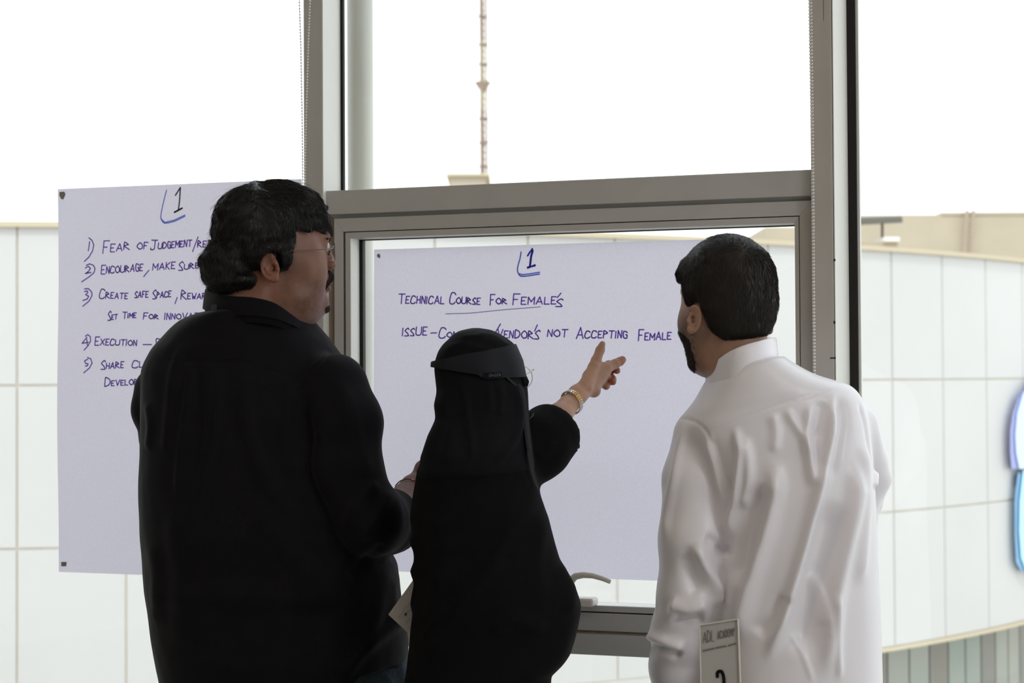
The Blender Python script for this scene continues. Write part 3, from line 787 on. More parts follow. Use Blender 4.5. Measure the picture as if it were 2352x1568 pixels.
def mesh_sdf(f, lo, hi, h, B=8, sm=1):
    lo = np.array(lo, float); hi = np.array(hi, float)
    nb = np.ceil((hi - lo) / (h * B)).astype(int)
    g = [lo[a] + (np.arange(nb[a]) + .5) * h * B for a in range(3)]
    Cc = np.stack(np.meshgrid(*g, indexing='ij'), -1).reshape(-1, 3)
    d = np.concatenate([f(Cc[i:i + 400000].astype(f4)) for i in range(0, len(Cc), 400000)]).reshape(nb)
    act = np.abs(d) < h * B * 1.05
    sg_ = d < 0
    for ax in range(3):           # sign changes between neighbouring blocks
        ch = np.diff(sg_.astype(np.int8), axis=ax) != 0
        s0 = [slice(None)] * 3; s1 = [slice(None)] * 3; s0[ax] = slice(0, -1); s1[ax] = slice(1, None)
        act[tuple(s0)] |= ch; act[tuple(s1)] |= ch
    bi = np.argwhere(act)
    N = nb * B + 1
    off = np.stack(np.meshgrid(*[np.arange(B + 1)] * 3, indexing='ij'), -1).reshape(-1, 3)
    IDS, POS, QD = [], [], []
    chunk = max(1, 900000 // len(off))
    def cid(c): return (c[..., 0] * N[1] + c[..., 1]) * N[2] + c[..., 2]
    for s in range(0, len(bi), chunk):
        bb = bi[s:s + chunk] * B
        pts = (bb[:, None, :] + off[None]).reshape(-1, 3)
        v = f((lo + pts * h).astype(f4)).reshape(len(bb), B + 1, B + 1, B + 1)
        ins = v < 0
        # cells
        cs = [ins[:, x:B + x, y:B + y, z:B + z] for x in (0, 1) for y in (0, 1) for z in (0, 1)]
        tot = sum(c.astype(np.int8) for c in cs); m = (tot > 0) & (tot < 8)
        if m.any():
            idx = np.argwhere(m); bid = idx[:, 0]; c = idx[:, 1:]
            acc = np.zeros((len(idx), 3)); cnt = np.zeros(len(idx))
            cv = {}
            for x in (0, 1):
                for y in (0, 1):
                    for z in (0, 1): cv[(x, y, z)] = v[bid, c[:, 0] + x, c[:, 1] + y, c[:, 2] + z]
            for ax in range(3):
                for o1 in (0, 1):
                    for o2 in (0, 1):
                        p0 = [0, 0, 0]; oth = [q_ for q_ in range(3) if q_ != ax]; p0[oth[0]] = o1; p0[oth[1]] = o2; p1 = list(p0); p1[ax] = 1
                        a_, b_ = cv[tuple(p0)], cv[tuple(p1)]; mm = (a_ < 0) != (b_ < 0)
                        t = np.where(mm, a_ / np.where(mm, a_ - b_, 1), 0)
                        pp = np.tile(np.array(p0, float), (len(idx), 1)); pp[:, ax] = t
                        acc[mm] += pp[mm]; cnt[mm] += 1
            gc = bb[bid] + c
            IDS.append(cid(gc)); POS.append(lo + (gc + acc / cnt[:, None]) * h)
        for ax in range(3):
            o1, o2 = [q_ for q_ in range(3) if q_ != ax]
            sa = [slice(0, B)] * 3; sb = [slice(0, B)] * 3; sb[ax] = slice(1, B + 1)
            A_ = ins[(slice(None), *sa)]; B_ = ins[(slice(None), *sb)]
            e = np.argwhere(A_ != B_)
            if not len(e): continue
            gc = bb[e[:, 0]] + e[:, 1:]; fl = A_[tuple(e.T)]
            e1 = np.zeros(3, int); e1[o1] = 1; e2 = np.zeros(3, int); e2[o2] = 1
            qd = np.stack([cid(gc - e1 - e2), cid(gc - e2), cid(gc), cid(gc - e1)], 1)
            if ax == 1: fl = ~fl
            qd[~fl] = qd[~fl][:, ::-1]
            QD.append(qd)
    ids = np.concatenate(IDS); pos = np.concatenate(POS); qd = np.concatenate(QD)
    o = np.argsort(ids); ids = ids[o]; pos = pos[o]
    ids, ui = np.unique(ids, return_index=True); pos = pos[ui]
    k = np.searchsorted(ids, qd); k = np.clip(k, 0, len(ids) - 1); ok = (ids[k] == qd).all(1)
    F = k[ok]
    for _ in range(sm): pos = laplace(pos, F, .5)
    return pos, F
def laplace(V, F, lam):
    acc = np.zeros_like(V); cnt = np.zeros(len(V))
    for a in range(4):
        b = (a + 1) % 4
        for i in range(3):
            acc[:, i] += np.bincount(F[:, a], V[F[:, b], i], len(V)) + np.bincount(F[:, b], V[F[:, a], i], len(V))
        cnt += np.bincount(F[:, a], minlength=len(V)) + np.bincount(F[:, b], minlength=len(V))
    return V + (acc / np.maximum(cnt, 1)[:, None] - V) * lam
def normals(V, F):
    n = np.cross(V[F[:, 2]] - V[F[:, 0]], V[F[:, 3]] - V[F[:, 1]])
    N = np.zeros_like(V)
    for a in range(4):
        for i in range(3): N[:, i] += np.bincount(F[:, a], n[:, i], len(V))
    return N / (np.linalg.norm(N, axis=1)[:, None] + 1e-12)
def grad(f, p, e=.0015):
    g = np.stack([f((p + np.eye(3)[i] * e).astype(f4)) - f((p - np.eye(3)[i] * e).astype(f4)) for i in range(3)], 1)
    return g / (np.linalg.norm(g, axis=1)[:, None] + 1e-9)
def set_cols(o, cols):
    a = o.data.color_attributes.new('tone', 'FLOAT_COLOR', 'POINT')
    c = np.ones((len(o.data.vertices), 4), dtype=np.float32); c[:, :3] = cols; a.data.foreach_set('color', c.ravel())

class Stack:
    """horizontal rings whose left and right edges are measured; rows (py, xl, xr, half_depth, Yc, tilt)"""
    def __init__(s, rows, n=2.3, blur=.006):
        zs, cx, a, b, cy, tl = [], [], [], [], [], []
        for r in rows:
            py, xl, xr, hd, Yc = r[:5]; t = r[5] if len(r) > 5 else 0
            p0, p1 = P(xl, py, Yc), P(xr, py, Yc)
            zs.append((p0[2] + p1[2]) / 2); cx.append((p0[0] + p1[0]) / 2); a.append((p1[0] - p0[0]) / 2); b.append(hd); cy.append(Yc); tl.append(t)
        zs = np.array(zs)[::-1]; tb = [np.array(x)[::-1] for x in (cx, a, b, cy, tl)]
        s.z = np.linspace(zs[0], zs[-1], 1500); dz = s.z[1] - s.z[0]
        kn = max(int(blur / dz), 1); kr = np.hanning(2 * kn + 3); kr /= kr.sum()
        s.t = []
        for x in tb:
            y = np.interp(s.z, zs, x); yp = np.pad(y, (kn + 1, kn + 1), mode='reflect', reflect_type='odd'); s.t.append(np.convolve(yp, kr, 'valid'))
        s.n = n; s.top = zs[-1]; s.bot = zs[0]
    def row(s, z): return [np.interp(z, s.z, t) for t in s.t]
    def __call__(s, Q, off=0.0):
        z = Q[:, 2].astype(float)
        zz_ = z
        for _ in range(3):
            cx, a, b, cy, tl = s.row(zz_); zz_ = z - tl * (Q[:, 0] - cx)
        cx, a, b, cy, tl = s.row(zz_)
        a = a + off; b = b + off
        q = ((np.abs(Q[:, 0] - cx) / a) ** s.n + (np.abs(Q[:, 1] - cy) / b) ** s.n) ** (1 / s.n)
        d = (q - 1) * np.minimum(a, b)
        d = smax(d, zz_ - s.top - off, .008)
        return smax(d, s.bot - zz_, .004)
    def surf(s, ang, z, off=0.0):
        cx, a, b, cy, tl = s.row(z); c, si = np.cos(ang), np.sin(ang); e = 2 / s.n
        x = (a + off) * np.sign(c) * np.abs(c) ** e
        return np.array([cx + x, cy + (b + off) * np.sign(si) * np.abs(si) ** e, z + tl * x])

def foldlines(V, N, lines, Yd, ycut):
    """ridges (amp>0) or grooves along lines, on the side towards the room"""
    disp = np.zeros(len(V)); face = np.clip((-N[:, 1] + .15) / .4, 0, 1)
    XZ = V[:, [0, 2]]
    for pts, wd, amp in lines:
        pp = np.array([P(x, y, Yd)[[0, 2]] for x, y in smooth_pl(pts, 4)])
        seg = np.linalg.norm(np.diff(pp, axis=0), axis=1); L = seg.sum(); acc = 0
        best = np.full(len(V), 9.); par = np.zeros(len(V))
        lo_, hi_ = pp.min(0) - 3 * wd, pp.max(0) + 3 * wd
        m = ((XZ > lo_) & (XZ < hi_)).all(1) & (face > 0)
        X = XZ[m]; bb = np.full(len(X), 9.); pr_ = np.zeros(len(X))
        for i in range(len(pp) - 1):
            ab = pp[i + 1] - pp[i]; t = np.clip(((X - pp[i]) @ ab) / (ab @ ab + 1e-12), 0, 1)
            d = np.linalg.norm(X - pp[i] - t[:, None] * ab, axis=1); u = (acc + t * seg[i]) / L; k = d < bb
            bb[k] = d[k]; pr_[k] = u[k]; acc += seg[i]
        env = np.clip(pr_ / .18, 0, 1) * np.clip((1 - pr_) / .18, 0, 1); env = env * env * (3 - 2 * env)
        disp[m] += amp * np.exp(-(bb / wd) ** 2) * env
    return disp * face

def garment(name, f, lo, hi, h, m, parent, folds=(), Yd=3.0, wr=(), sm=2, edit=None):
    V, F = mesh_sdf(f, lo, hi, h, sm=sm)
    N = normals(V, F)
    d = foldlines(V, N, folds, Yd, None)
    for (sc, amp, seed) in wr:
        d += amp * vnoise(V * np.array(sc), seed)
    V = V + N * d[:, None]
    if edit: V = edit(V, N)
    o = mesh_obj(name, V, F, m, parent, True)
    return o

# ------------------------------------------------------------------ head
class Frame:
    def __init__(s, o, away, tilt=0, roll=0, k=1.0):
        """away: heading of the face, degrees from +X towards +Y (window side)"""
        a = math.radians(away); s.o = np.array(o, float)
        fwd = np.array([math.cos(a), math.sin(a), 0]); side = np.array([math.sin(a), -math.cos(a), 0]); up = np.array([0, 0, 1.])
        t = math.radians(tilt); fwd, up = fwd * math.cos(t) + up * math.sin(t), up * math.cos(t) - fwd * math.sin(t)
        r = math.radians(roll); side, up = side * math.cos(r) + up * math.sin(r), up * math.cos(r) - side * math.sin(r)
        s.R = np.stack([fwd, side, up]); s.k = k
    def L(s, Q): return ((Q - s.o.astype(f4)) @ s.R.T.astype(f4)) / s.k
    def W(s, p): return s.o + (np.array(p, float) * s.k) @ s.R
def ear(Q, sgn, c=(-.024, .080, -.016)):
    q = (Q * np.array([1, sgn, 1], f4) - np.array(c, f4)) / .90
    # flare outwards at the back, lean back
    Rm = rotm('Z', 24) @ rotm('Y', -12)
    q = q @ np.array(Rm, f4)
    q = q * np.array([1, 1, 1.16], f4)
    pl_ = ell(q, (0, -.004, 0), (.0175, .0042, .0300))
    rr = np.sqrt((q[:, 0] / .0165) ** 2 + ((q[:, 2] - .001) / .0290) ** 2)
    rim = np.sqrt(((rr - 1) * .021) ** 2 + (q[:, 1] - .001) ** 2) - .0036
    rim = np.where(q[:, 0] > .009, rim + (q[:, 0] - .009) * .5, rim)
    anti = np.sqrt(((np.sqrt(((q[:, 0] + .001) / .0095) ** 2 + ((q[:, 2] - .004) / .018) ** 2) - 1) * .012) ** 2 + (q[:, 1] - .0) ** 2) - .0026
    d = smin(pl_, rim, .002); d = smin(d, anti, .002)
    d = smin(d, ell(q, (.004, -.001, -.026), (.009, .0048, .010)), .003)
    d = smax(d, -ell(q, (.0035, .003, -.002), (.0075, .0095, .0115)), .0015)
    d = smax(d, -ell(q, (.000, .004, .014), (.0055, .0050, .0075)), .0015)
    d = smin(d, ell(q, (.0125, .0, -.006), (.004, .004, .006)), .003)          # tragus
    return d * .90
def head_sdf(Q, fat=0.0, ears=True, nose=1.0):
    d = ell(Q, (-.008, 0, .043), (.097, .076, .088))
    d = smin(d, ell(Q, (.030, 0, -.010), (.060, .062 + fat * .4, .082)), .02)
    d = smin(d, ell(Q, (.026, 0, -.062), (.058 + fat * .2, .056 + fat, .040 + fat * .3)), .018)      # jaw
    d = smin(d, ell(Q, (.078, 0, -.074), (.020, .022, .019)), .014)                      # chin
    if fat: d = smin(d, ell(Q, (.022, 0, -.092), (.058, .055, .030)), .02)
    for s in (1, -1):
        d = smin(d, ell(Q, (.052, s * .036, -.018), (.032, .028 + fat * .5, .034 + fat)), .014)  # cheek
        d = smax(d, -ell(Q, (.101, s * .031, .026), (.017, .018, .012)), .010)           # socket
        d = smin(d, ell(Q, (.0755, s * .031, .025), (.0135, .0135, .0125)), .003)        # lids over the eye
    d = smin(d, cap(Q, (.083, -.034, .045), (.083, .034, .045), .010, .010), .012)       # brow
    n0 = .0
    d = smin(d, cap(Q, (.090, 0, .034), (.108 * nose, 0, .002), .0075, .0100), .008)
    d = smin(d, ell(Q, (.109 * nose, 0, -.001), (.0125, .0120, .0110)), .005)
    for s in (1, -1): d = smin(d, ell(Q, (.098, s * .0135, -.005), (.010, .0075, .0085)), .004)
    for s in (1, -1): d = smax(d, -ell(Q, (.104, s * .0068, -.0125), (.005, .0032, .004)), .002)
    d = smin(d, ell(Q, (.086, 0, -.030), (.012, .026, .016)), .010)                      # upper lip area
    d = smin(d, ell(Q, (.094, 0, -.0365), (.0085, .021, .0052)), .004)
    d = smin(d, ell(Q, (.0925, 0, -.0470), (.0090, .019, .0065)), .004)
    d = smax(d, -ell(Q, (.103, 0, -.0415), (.008, .020, .0014)), .002)
    if ears:
        d = smin(d, smin(ear(Q, 1), ear(Q, -1), .001), .003)
    return d

SKIN1 = mat('brown_skin', (.235, .112, .076), .48, .45, noise=(.10, 60), bump=(900, .0002), sss=.12, attr='tone')
SKIN2 = mat('tan_skin', (.50, .285, .195), .46, .45, noise=(.08, 60), bump=(900, .0002), sss=.12, attr='tone')
SKIN3 = mat('olive_skin', (.42, .24, .17), .48, .45, noise=(.08, 60), bump=(900, .0002), sss=.12, attr='tone')
HAIRM = mat('black_hair', (.010, .0095, .0095), .38, .5)
HAIRD = mat('dark_brown_hair', (.017, .013, .0105), .50, .4)
STUB = mat('dark_beard', (.026, .018, .014), .7, .25)

def strands(name, f, seeds, flow, length, steps, r, m, parent, lift=.0012, wave=.0, seed=1, curl=0., maxlift=None):
    """tapering hairs that follow the surface f=0; stays one piece, nobody could count them"""
    rng = np.random.default_rng(seed); n = len(seeds)
    p = seeds.astype(float).copy(); st = (length * rng.uniform(.6, 1.15, n) / steps)[:, None]
    path = [p.copy()]; ph = rng.uniform(0, 6.28, n)
    rl = rng.uniform(.3, 1.0, n)
    for k in range(steps):
        g = grad(f, p); d = flow(p, k / steps, g)
        d = d - g * (d * g).sum(1)[:, None]; d /= (np.linalg.norm(d, axis=1)[:, None] + 1e-9)
        if wave:
            b = np.cross(d, g); d = d + b * (np.sin(ph + k * curl) * wave)[:, None]
        p = p + d * st
        dd = f(p.astype(f4)); want = lift * rl * (k + 1) / steps
        p = p + g * (want - dd)[:, None] * .8
        path.append(p.copy())
    path = np.array(path)                                   # steps+1, n, 3
    T = np.gradient(path, axis=0); T /= (np.linalg.norm(T, axis=2)[..., None] + 1e-9)
    ref = np.array([.3, .5, .81]); A = np.cross(T, ref); A /= (np.linalg.norm(A, axis=2)[..., None] + 1e-9); Bv = np.cross(T, A)
    taper = np.linspace(1, .25, steps + 1)[:, None, None] * r
    ringv = [path + (A * math.cos(t) + Bv * math.sin(t)) * taper for t in (0, 2.094, 4.189)]
    V = np.stack(ringv, 2).transpose(1, 0, 2, 3).reshape(-1, 3)      # strand, step, 3 corners
    base = (np.arange(n) * (steps + 1) * 3)[:, None, None]
    kk = (np.arange(steps) * 3)[None, :, None]; jj = np.arange(3)[None, None, :]; j2 = (jj + 1) % 3
    F = np.stack([base + kk + jj, base + kk + j2, base + kk + 3 + j2, base + kk + 3 + jj], -1).reshape(-1, 4)
    o = mesh_obj(name, V, F, m, parent, True); o['kind'] = 'stuff'
    return o
def pick(V, n, seed=0, mask=None):
    rng = np.random.default_rng(seed); idx = np.arange(len(V)) if mask is None else np.where(mask)[0]
    return V[rng.choice(idx, min(n, len(idx)), replace=False)]
def box_of(pts, m):
    p = np.array(pts); return p.min(0) - m, p.max(0) + m
def hand_caps(W_, K, tips, th, rw=.020, rp=.011, rf=.0078):
    """list of capsules for a hand: wrist, knuckles, per-finger joints, thumb joints"""
    out = []
    for kx_ in K: out.append((W_, kx_, rw * .8, rp))
    for kx_, js in zip(K, tips):
        pts = [kx_] + js
        for i in range(len(pts) - 1): out.append((pts[i], pts[i + 1], rf * (1.12 - .13 * i), rf * (1.0 - .13 * i)))
    pts = [W_] + th
    for i in range(len(pts) - 1): out.append((pts[i], pts[i + 1], rf * (1.7 - .3 * i), rf * (1.4 - .22 * i)))
    return out
def caps_sdf(Q, caps, k=.005):
    d = None
    for a, b, ra, rb in caps:
        e = cap(Q, a, b, ra, rb); d = e if d is None else smin(d, e, k)
    return d
# ================================================================== person 1: large man in a black shirt
Y1 = 3.05
pA = empty('person', (P(620, 800, 3.1)[0], 3.12, 0))
tag(pA, 'man in loose black shirt with spectacles and moustache, standing on the left', 'person')
HF1 = Frame(P(630, 600, Y1), 20)
def l1(px, py, s=0.0):      # local point seen at a pixel, s metres towards the camera side
    p = P(px, py, Y1) - HF1.o
    z = p[2]; fwd = (p[0] - s * math.sin(math.radians(20))) / math.cos(math.radians(20))
    return np.array([fwd, s, z])
b1 = lambda x, y, Y: P(x, y, Y)
wrist1 = b1(949, 1122, 3.17); elbow1 = b1(862, 1215, 3.0)
hand1 = hand_caps(wrist1, [b1(975, 1085, 3.24), b1(982, 1093, 3.25), b1(986, 1103, 3.25), b1(985, 1113, 3.24)],
    [[b1(1000, 1070, 3.27), b1(1012, 1078, 3.27)], [b1(1008, 1085, 3.28), b1(1018, 1095, 3.27)], [b1(1010, 1100, 3.28), b1(1018, 1110, 3.27)], [b1(1005, 1114, 3.27), b1(1012, 1122, 3.26)]],
    [b1(970, 1075, 3.2), b1(985, 1058, 3.21)], .026, .013, .0092)
# shirt
BLK = mat('black_shirt_cotton', (.0060, .0056, .0078), .8, .10, noise=(.15, 30), bump=(1500, .0002), sheen=.07)
BLK2 = mat('shirt_lining', (.075, .075, .085), .8, .2)
S1 = Stack([(712, 482, 672, .104, 3.07), (722, 446, 694, .112, 3.07), (731, 424, 712, .118, 3.08), (752, 396, 730, .124, 3.08), (776, 374, 750, .130, 3.08), (800, 352, 768, .136, 3.08),
            (827, 338, 790, .14, 3.08), (850, 330, 800, .147, 3.08), (880, 330, 806, .155, 3.08), (960, 331, 815, .165, 3.08), (1042, 331, 825, .17, 3.08), (1105, 328, 835, .175, 3.08), (1218, 332, 865, .185, 3.08),
            (1297, 338, 912, .19, 3.09), (1348, 342, 917, .195, 3.09), (1380, 347, 921, .195, 3.10), (1420, 352, 928, .195, 3.10), (1461, 357, 936, .195, 3.10), (1490, 362, 938, .195, 3.10), (1524, 368, 936, .19, 3.10), (1660, 395, 930, .19, 3.10)], 2.35, .012)
def shirt1(Q):
    d = S1(Q)
    arm = chainc(Q, [b1(766, 892, 2.99), b1(798, 972, 2.97), b1(797, 1070, 2.965), b1(842, 1190, 2.96), b1(880, 1204, 3.02)], [.061, .0575, .0585, .060, .054], .02)
    axis = b1(960, 1175, 3.13) - b1(850, 1200, 2.97); axis /= np.linalg.norm(axis)
    cpt = b1(905, 1200, 3.04)
    cutp = ((Q - cpt.astype(f4)) @ axis.astype(f4))
    arm2 = cap(Q, b1(850, 1197, 2.97), b1(925, 1192, 3.08), .058, .056)
    arm = smin(arm, arm2, .02)
    cuff = cap(Q, b1(880, 1200, 3.01), b1(940, 1188, 3.10), .0585, .0575)
    cuff = smax(cuff, -((Q - b1(885, 1201, 3.01).astype(f4)) @ axis.astype(f4)), .003)
    arm = smin(arm, cuff, .003)
    arm = smax(arm, cutp - .004, .004)
    hol = cap(Q, b1(880, 1200, 3.01), b1(950, 1185, 3.12), .047, .050); arm = smax(arm, -smax(hol, -(cutp + .05), .004), .003)
    d = smin(d, arm, .016)
    la = chainc(Q, [b1(362, 895, 3.13), b1(357, 940, 3.14), b1(372, 1010, 3.17), b1(430, 1080, 3.28)], [.0405, .0375, .0345, .034], .02)
    d = smin(d, la, .02)
    # hem rises from the left to the right hip: x-dependent cut
    zx = np.interp(Q[:, 0], [P(x, 1500, 3.1)[0] for x in (300, 700, 800, 845, 905, 940)], [P(500, y, 3.1)[2] for y in (1620, 1610, 1572, 1526, 1515, 1524)])
    d = smax(d, zx - Q[:, 2], .004)
    return d
def body1(Q):
    L = HF1.L(Q)
    d = head_sdf(L, .017, True, .905)
    nk = cap(L, (-.030, 0, -.05), (-.060, 0, -.14), .062, .064)
    nk = smin(nk, cap(L, (.005, 0, -.085), (-.03, 0, -.15), .056, .07), .02)
    d = smin(d, nk, .018)
    d0 = d; d = cap(Q, b1(590, 800, 3.08), b1(610, 1250, 3.1), .10, .13)
    d = smin(d, cap(Q, b1(440, 850, 3.1), b1(730, 880, 3.05), .045, .045), .03)
    d = smin(d0, smax(d, shirt1(Q) + .013, .004), .012)
    arm = chainc(Q, [b1(775, 890, 3.02), elbow1, b1(905, 1180, 3.07), wrist1], [.05, .036, .034, .0245], .02)
    d = smin(d, arm, .02)
    d = smin(d, chainc(Q, [b1(380, 880, 3.12), b1(400, 1050, 3.16), b1(500, 1150, 3.36)], [.048, .038, .028], .02), .02)
    d = smin(d, caps_sdf(Q, hand1, .008), .008)
    return d
lo, hi = (P(360, 400, Y1)[0], 2.86, P(600, 1300, Y1)[2]), (P(1030, 400, 3.2)[0], 3.46, P(600, 395, Y1)[2])
V, F = mesh_sdf(body1, lo, hi, .0027, sm=1)
o = mesh_obj('body', V, F, SKIN1, pA, True)
L = HF1.L(V.astype(f4)); cols = np.ones((len(V), 3))
st = np.clip(1 - np.abs(L[:, 0] - .045) / .06, 0, 1) * np.clip((-.015 - L[:, 2]) / .03, 0, 1) * np.clip((L[:, 2] + .125) / .02, 0, 1)   # shaved cheek
st += np.clip((L[:, 0] - .05) / .02, 0, 1) * np.clip((-.03 - L[:, 2]) / .02, 0, 1) * .6
sb_ = np.clip(1 - np.abs(L[:, 0] - .008) / .022, 0, 1) * np.clip(1 - np.abs(L[:, 2] + .01) / .03, 0, 1)
st = np.clip(st + sb_ * 1.2, 0, 1) * (.6 + .4 * vnoise(L * 260, 2))
cols *= (1 - .42 * np.clip(st, 0, 1))[:, None]
lip = np.clip(1 - (((L[:, 0] - .097) / .012) ** 2 + (L[:, 1] / .022) ** 2 + ((L[:, 2] + .042) / .012) ** 2), 0, 1) > .05
cols[lip] *= np.array([.85, .62, .68])
cols[L[:, 0] < -.01] *= np.array([1.04, .90, .82])
set_cols(o, cols)

# hair
def hair1(Q):
    L = HF1.L(Q); n = vnoise(L * np.array([24, 34, 60], f4), 5) * .0055 + vnoise(L * np.array([55, 70, 150], f4), 6) * .0028
    d = ell(L, (-.002, 0, .055), (.099, .086, .086))
    d = smin(d, ell(L, (.024, .005, .080), (.056, .066, .040)), .02)
    d = smin(d, ell(L, (.048, .005, .066), (.021, .048, .023)), .01)
    d = smin(d, ell(L, (-.055, 0, .055), (.048, .072, .066)), .02)
    d = smin(d, ell(L, (-.084, 0, -.008), (.044, .066, .044)), .012)
    d = smin(d, ell(L, (-.070, .01, -.036), (.050, .062, .026)), .012)
    d = smin(d, ell(L, (-.02, .060, .012), (.046, .030, .034)), .01)
    d = smin(d, ell(L, (.010, .068, .004), (.008, .012, .020)), .006)        # sideburn
    cut = smax(-(L[:, 0] - (.020 + (L[:, 2] + .0) * .15)), L[:, 2] - .051 + np.clip(L[:, 1], 0, .1) * .0, .006)   # open face
    face = -smax(-(L[:, 0] - .022 - .10 * np.clip(.03 - L[:, 2], 0, .05)), (L[:, 2] - (.049 + .04 * np.clip(L[:, 0] - .06, -1, 0))), .005)
    # keep points with fwd < hairline OR above the fringe
    keep = smin(L[:, 0] - (.014 + .3 * np.clip(L[:, 2] - .02, 0, .03) - .25 * np.clip(-.002 - L[:, 2], 0, .1)), .050 - L[:, 2], .006)
    d = smax(d, keep, .005)
    # ear and the skin below it
    q = smin(L[:, 0] + .046, -(L[:, 2] + .020), .006)       # negative behind the ear or above
    d = smax(d, q, .006)
    d = smax(d, -ell(L, (-.022, .095, -.013), (.025, .032, .032)), .004)
    d = smax(d, -ell(L, (-.022, -.095, -.013), (.025, .032, .032)), .004)
    return d + n
def bb(fr, lo_, hi_):
    c = np.array([fr.W((x, y, z)) for x in (lo_[0], hi_[0]) for y in (lo_[1], hi_[1]) for z in (lo_[2], hi_[2])]); return c.min(0), c.max(0)
lo, hi = bb(HF1, (-.155, -.11, -.085), (.125, .11, .165))
Vh, Fh = mesh_sdf(hair1, lo, hi, .0026, sm=1)
mesh_obj('hair', Vh, Fh, HAIRM, pA, True)
def flow1(p, t, g):
    L = HF1.L(p.astype(f4))
    d = np.zeros((len(p), 3))
    top = np.clip((L[:, 2] - .02) / .08, 0, 1)
    back = np.clip((-.02 - L[:, 0]) / .05, 0, 1)
    d[:, 0] = 1.0 * (1 - back) * top - .1 - .9 * back * top
    d[:, 1] = np.sign(L[:, 1]) * .35 * top
    d[:, 2] = -.25 - 1.2 * (1 - top)
    d += np.stack([vnoise(L * 22, 11), vnoise(L * 22, 12), vnoise(L * 22, 13)], 1) * .55
    return d @ HF1.R
strands('hair_strands', hair1, pick(Vh, 10000, 1), flow1, .042, 7, .00055, HAIRM, pA, lift=.0045, wave=.45, curl=1.0, seed=2)
# unruly tufts on the crown and nape
Lh = HF1.L(Vh.astype(f4))
strands('stray_hairs', hair1, pick(Vh, 420, 3, ((Lh[:, 0] < -.03) & (np.abs(Lh[:, 1]) < .06)) | (Lh[:, 2] > .12)), flow1, .042, 6, .00030, HAIRM, pA, lift=.013, wave=.7, curl=1.2, seed=4)

# moustache and chin tuft
def mous(Q):
    L = HF1.L(Q); d = None
    for s in (1, -1):
        e = chainc(L, [(.095, 0, -.022), (.0935, s * .014, -.027), (.083, s * .028, -.044)], [.0075, .0085, .0055], .004)
        d = e if d is None else smin(d, e, .004)
    return d + vnoise(L * 180, 3) * .0012
lo, hi = bb(HF1, (.07, -.045, -.06), (.125, .045, 0)); Vm, Fm = mesh_sdf(mous, lo, hi, .0015, sm=1)
mesh_obj('moustache', Vm, Fm, STUB, pA, True)
def flm(p, t, g):
    L = HF1.L(p.astype(f4)); d = np.zeros((len(p), 3)); d[:, 1] = np.sign(L[:, 1]) * .8; d[:, 2] = -1; d[:, 0] = .1; return d @ HF1.R
strands('moustache_hairs', mous, pick(Vm, 700, 1), flm, .010, 3, .00028, STUB, pA, lift=.0015, seed=6)
def goat(Q):
    L = HF1.L(Q); d = ell(L, (.084, 0, -.082), (.015, .021, .0095)); return d + vnoise(L * 160, 3) * .0012
lo, hi = bb(HF1, (.05, -.035, -.11), (.12, .035, -.055)); Vg, Fg = mesh_sdf(goat, lo, hi, .0016, sm=1)
mesh_obj('goatee', Vg, Fg, STUB, pA, True)
strands('goatee_hairs', goat, pick(Vg, 450, 1), flm, .007, 3, .00025, STUB, pA, lift=.0015, seed=7)
for s in (1, -1):
    q = MB(); pts = [HF1.W((.0955, s * .012, .038)), HF1.W((.0935, s * .028, .0415)), HF1.W((.084, s * .044, .038))]
    q.tube(pts, [.0030, .0036, .0016], 8); q.build('eyebrow', STUB, pA, smooth=True)
    q = MB(); c = HF1.W((.0825, s * .031, .0255)); bm = bmesh.new(); bmesh.ops.create_uvsphere(bm, u_segments=16, v_segments=12, radius=.0095)
    q.add([tuple(c + np.array(v.co)) for v in bm.verts], [tuple(v.index for v in f_.verts) for f_ in bm.faces]); bm.free()
    q.build('eyeball', mat('eye_white', (.6, .56, .52), .15, .5), pA, smooth=True)
# spectacles: thin rectangular wire frame
gl_ = MB(); WIRE = mat('spectacle_wire', (.16, .13, .12), .3, .5, .8)
def lensring(fr, s, cx_, cz_, w_, h_, fx, r, n=28, sup=2.6, yaw=.25):
    pts = []
    for k in range(n):
        a_ = 2 * math.pi * k / n; c, si = math.cos(a_), math.sin(a_); e = 2 / sup
        y = s * (cx_ + w_ * math.copysign(abs(c) ** e, c)); z = cz_ + h_ * math.copysign(abs(si) ** e, si)
        pts.append(fr.W((fx - abs(y) * yaw, y, z)))
    return pts
LR = [lensring(HF1, s, .032, .017, .023, .0175, .109, .0007) for s in (1, -1)]
for r_ in LR: gl_.tube(r_, .0007, 6, closed=True)
gl_.tube([HF1.W((.1025, .009, .026)), HF1.W((.107, 0, .029)), HF1.W((.1025, -.009, .026))], .0008, 6)
for s in (1, -1):
    gl_.tube([HF1.W((.0915, s * .055, .022)), HF1.W((.089, s * .064, .020)), HF1.W((.083, s * .072, .0185)), HF1.W((.03, s * .081, .014)), HF1.W((-.025, s * .081, .012)), HF1.W((-.045, s * .080, -.004))], .0009, 6)
    gl_.tube([HF1.W((.099, s * .009, .020)), HF1.W((.095, s * .010, .012))], .0016, 6)
go = gl_.build('spectacles', WIRE, pA, smooth=True)
for s, r_ in zip((1, -1), LR):
    q = MB(); q.add(r_, [tuple(range(len(r_)))]); q.build('lens', LENS, go)

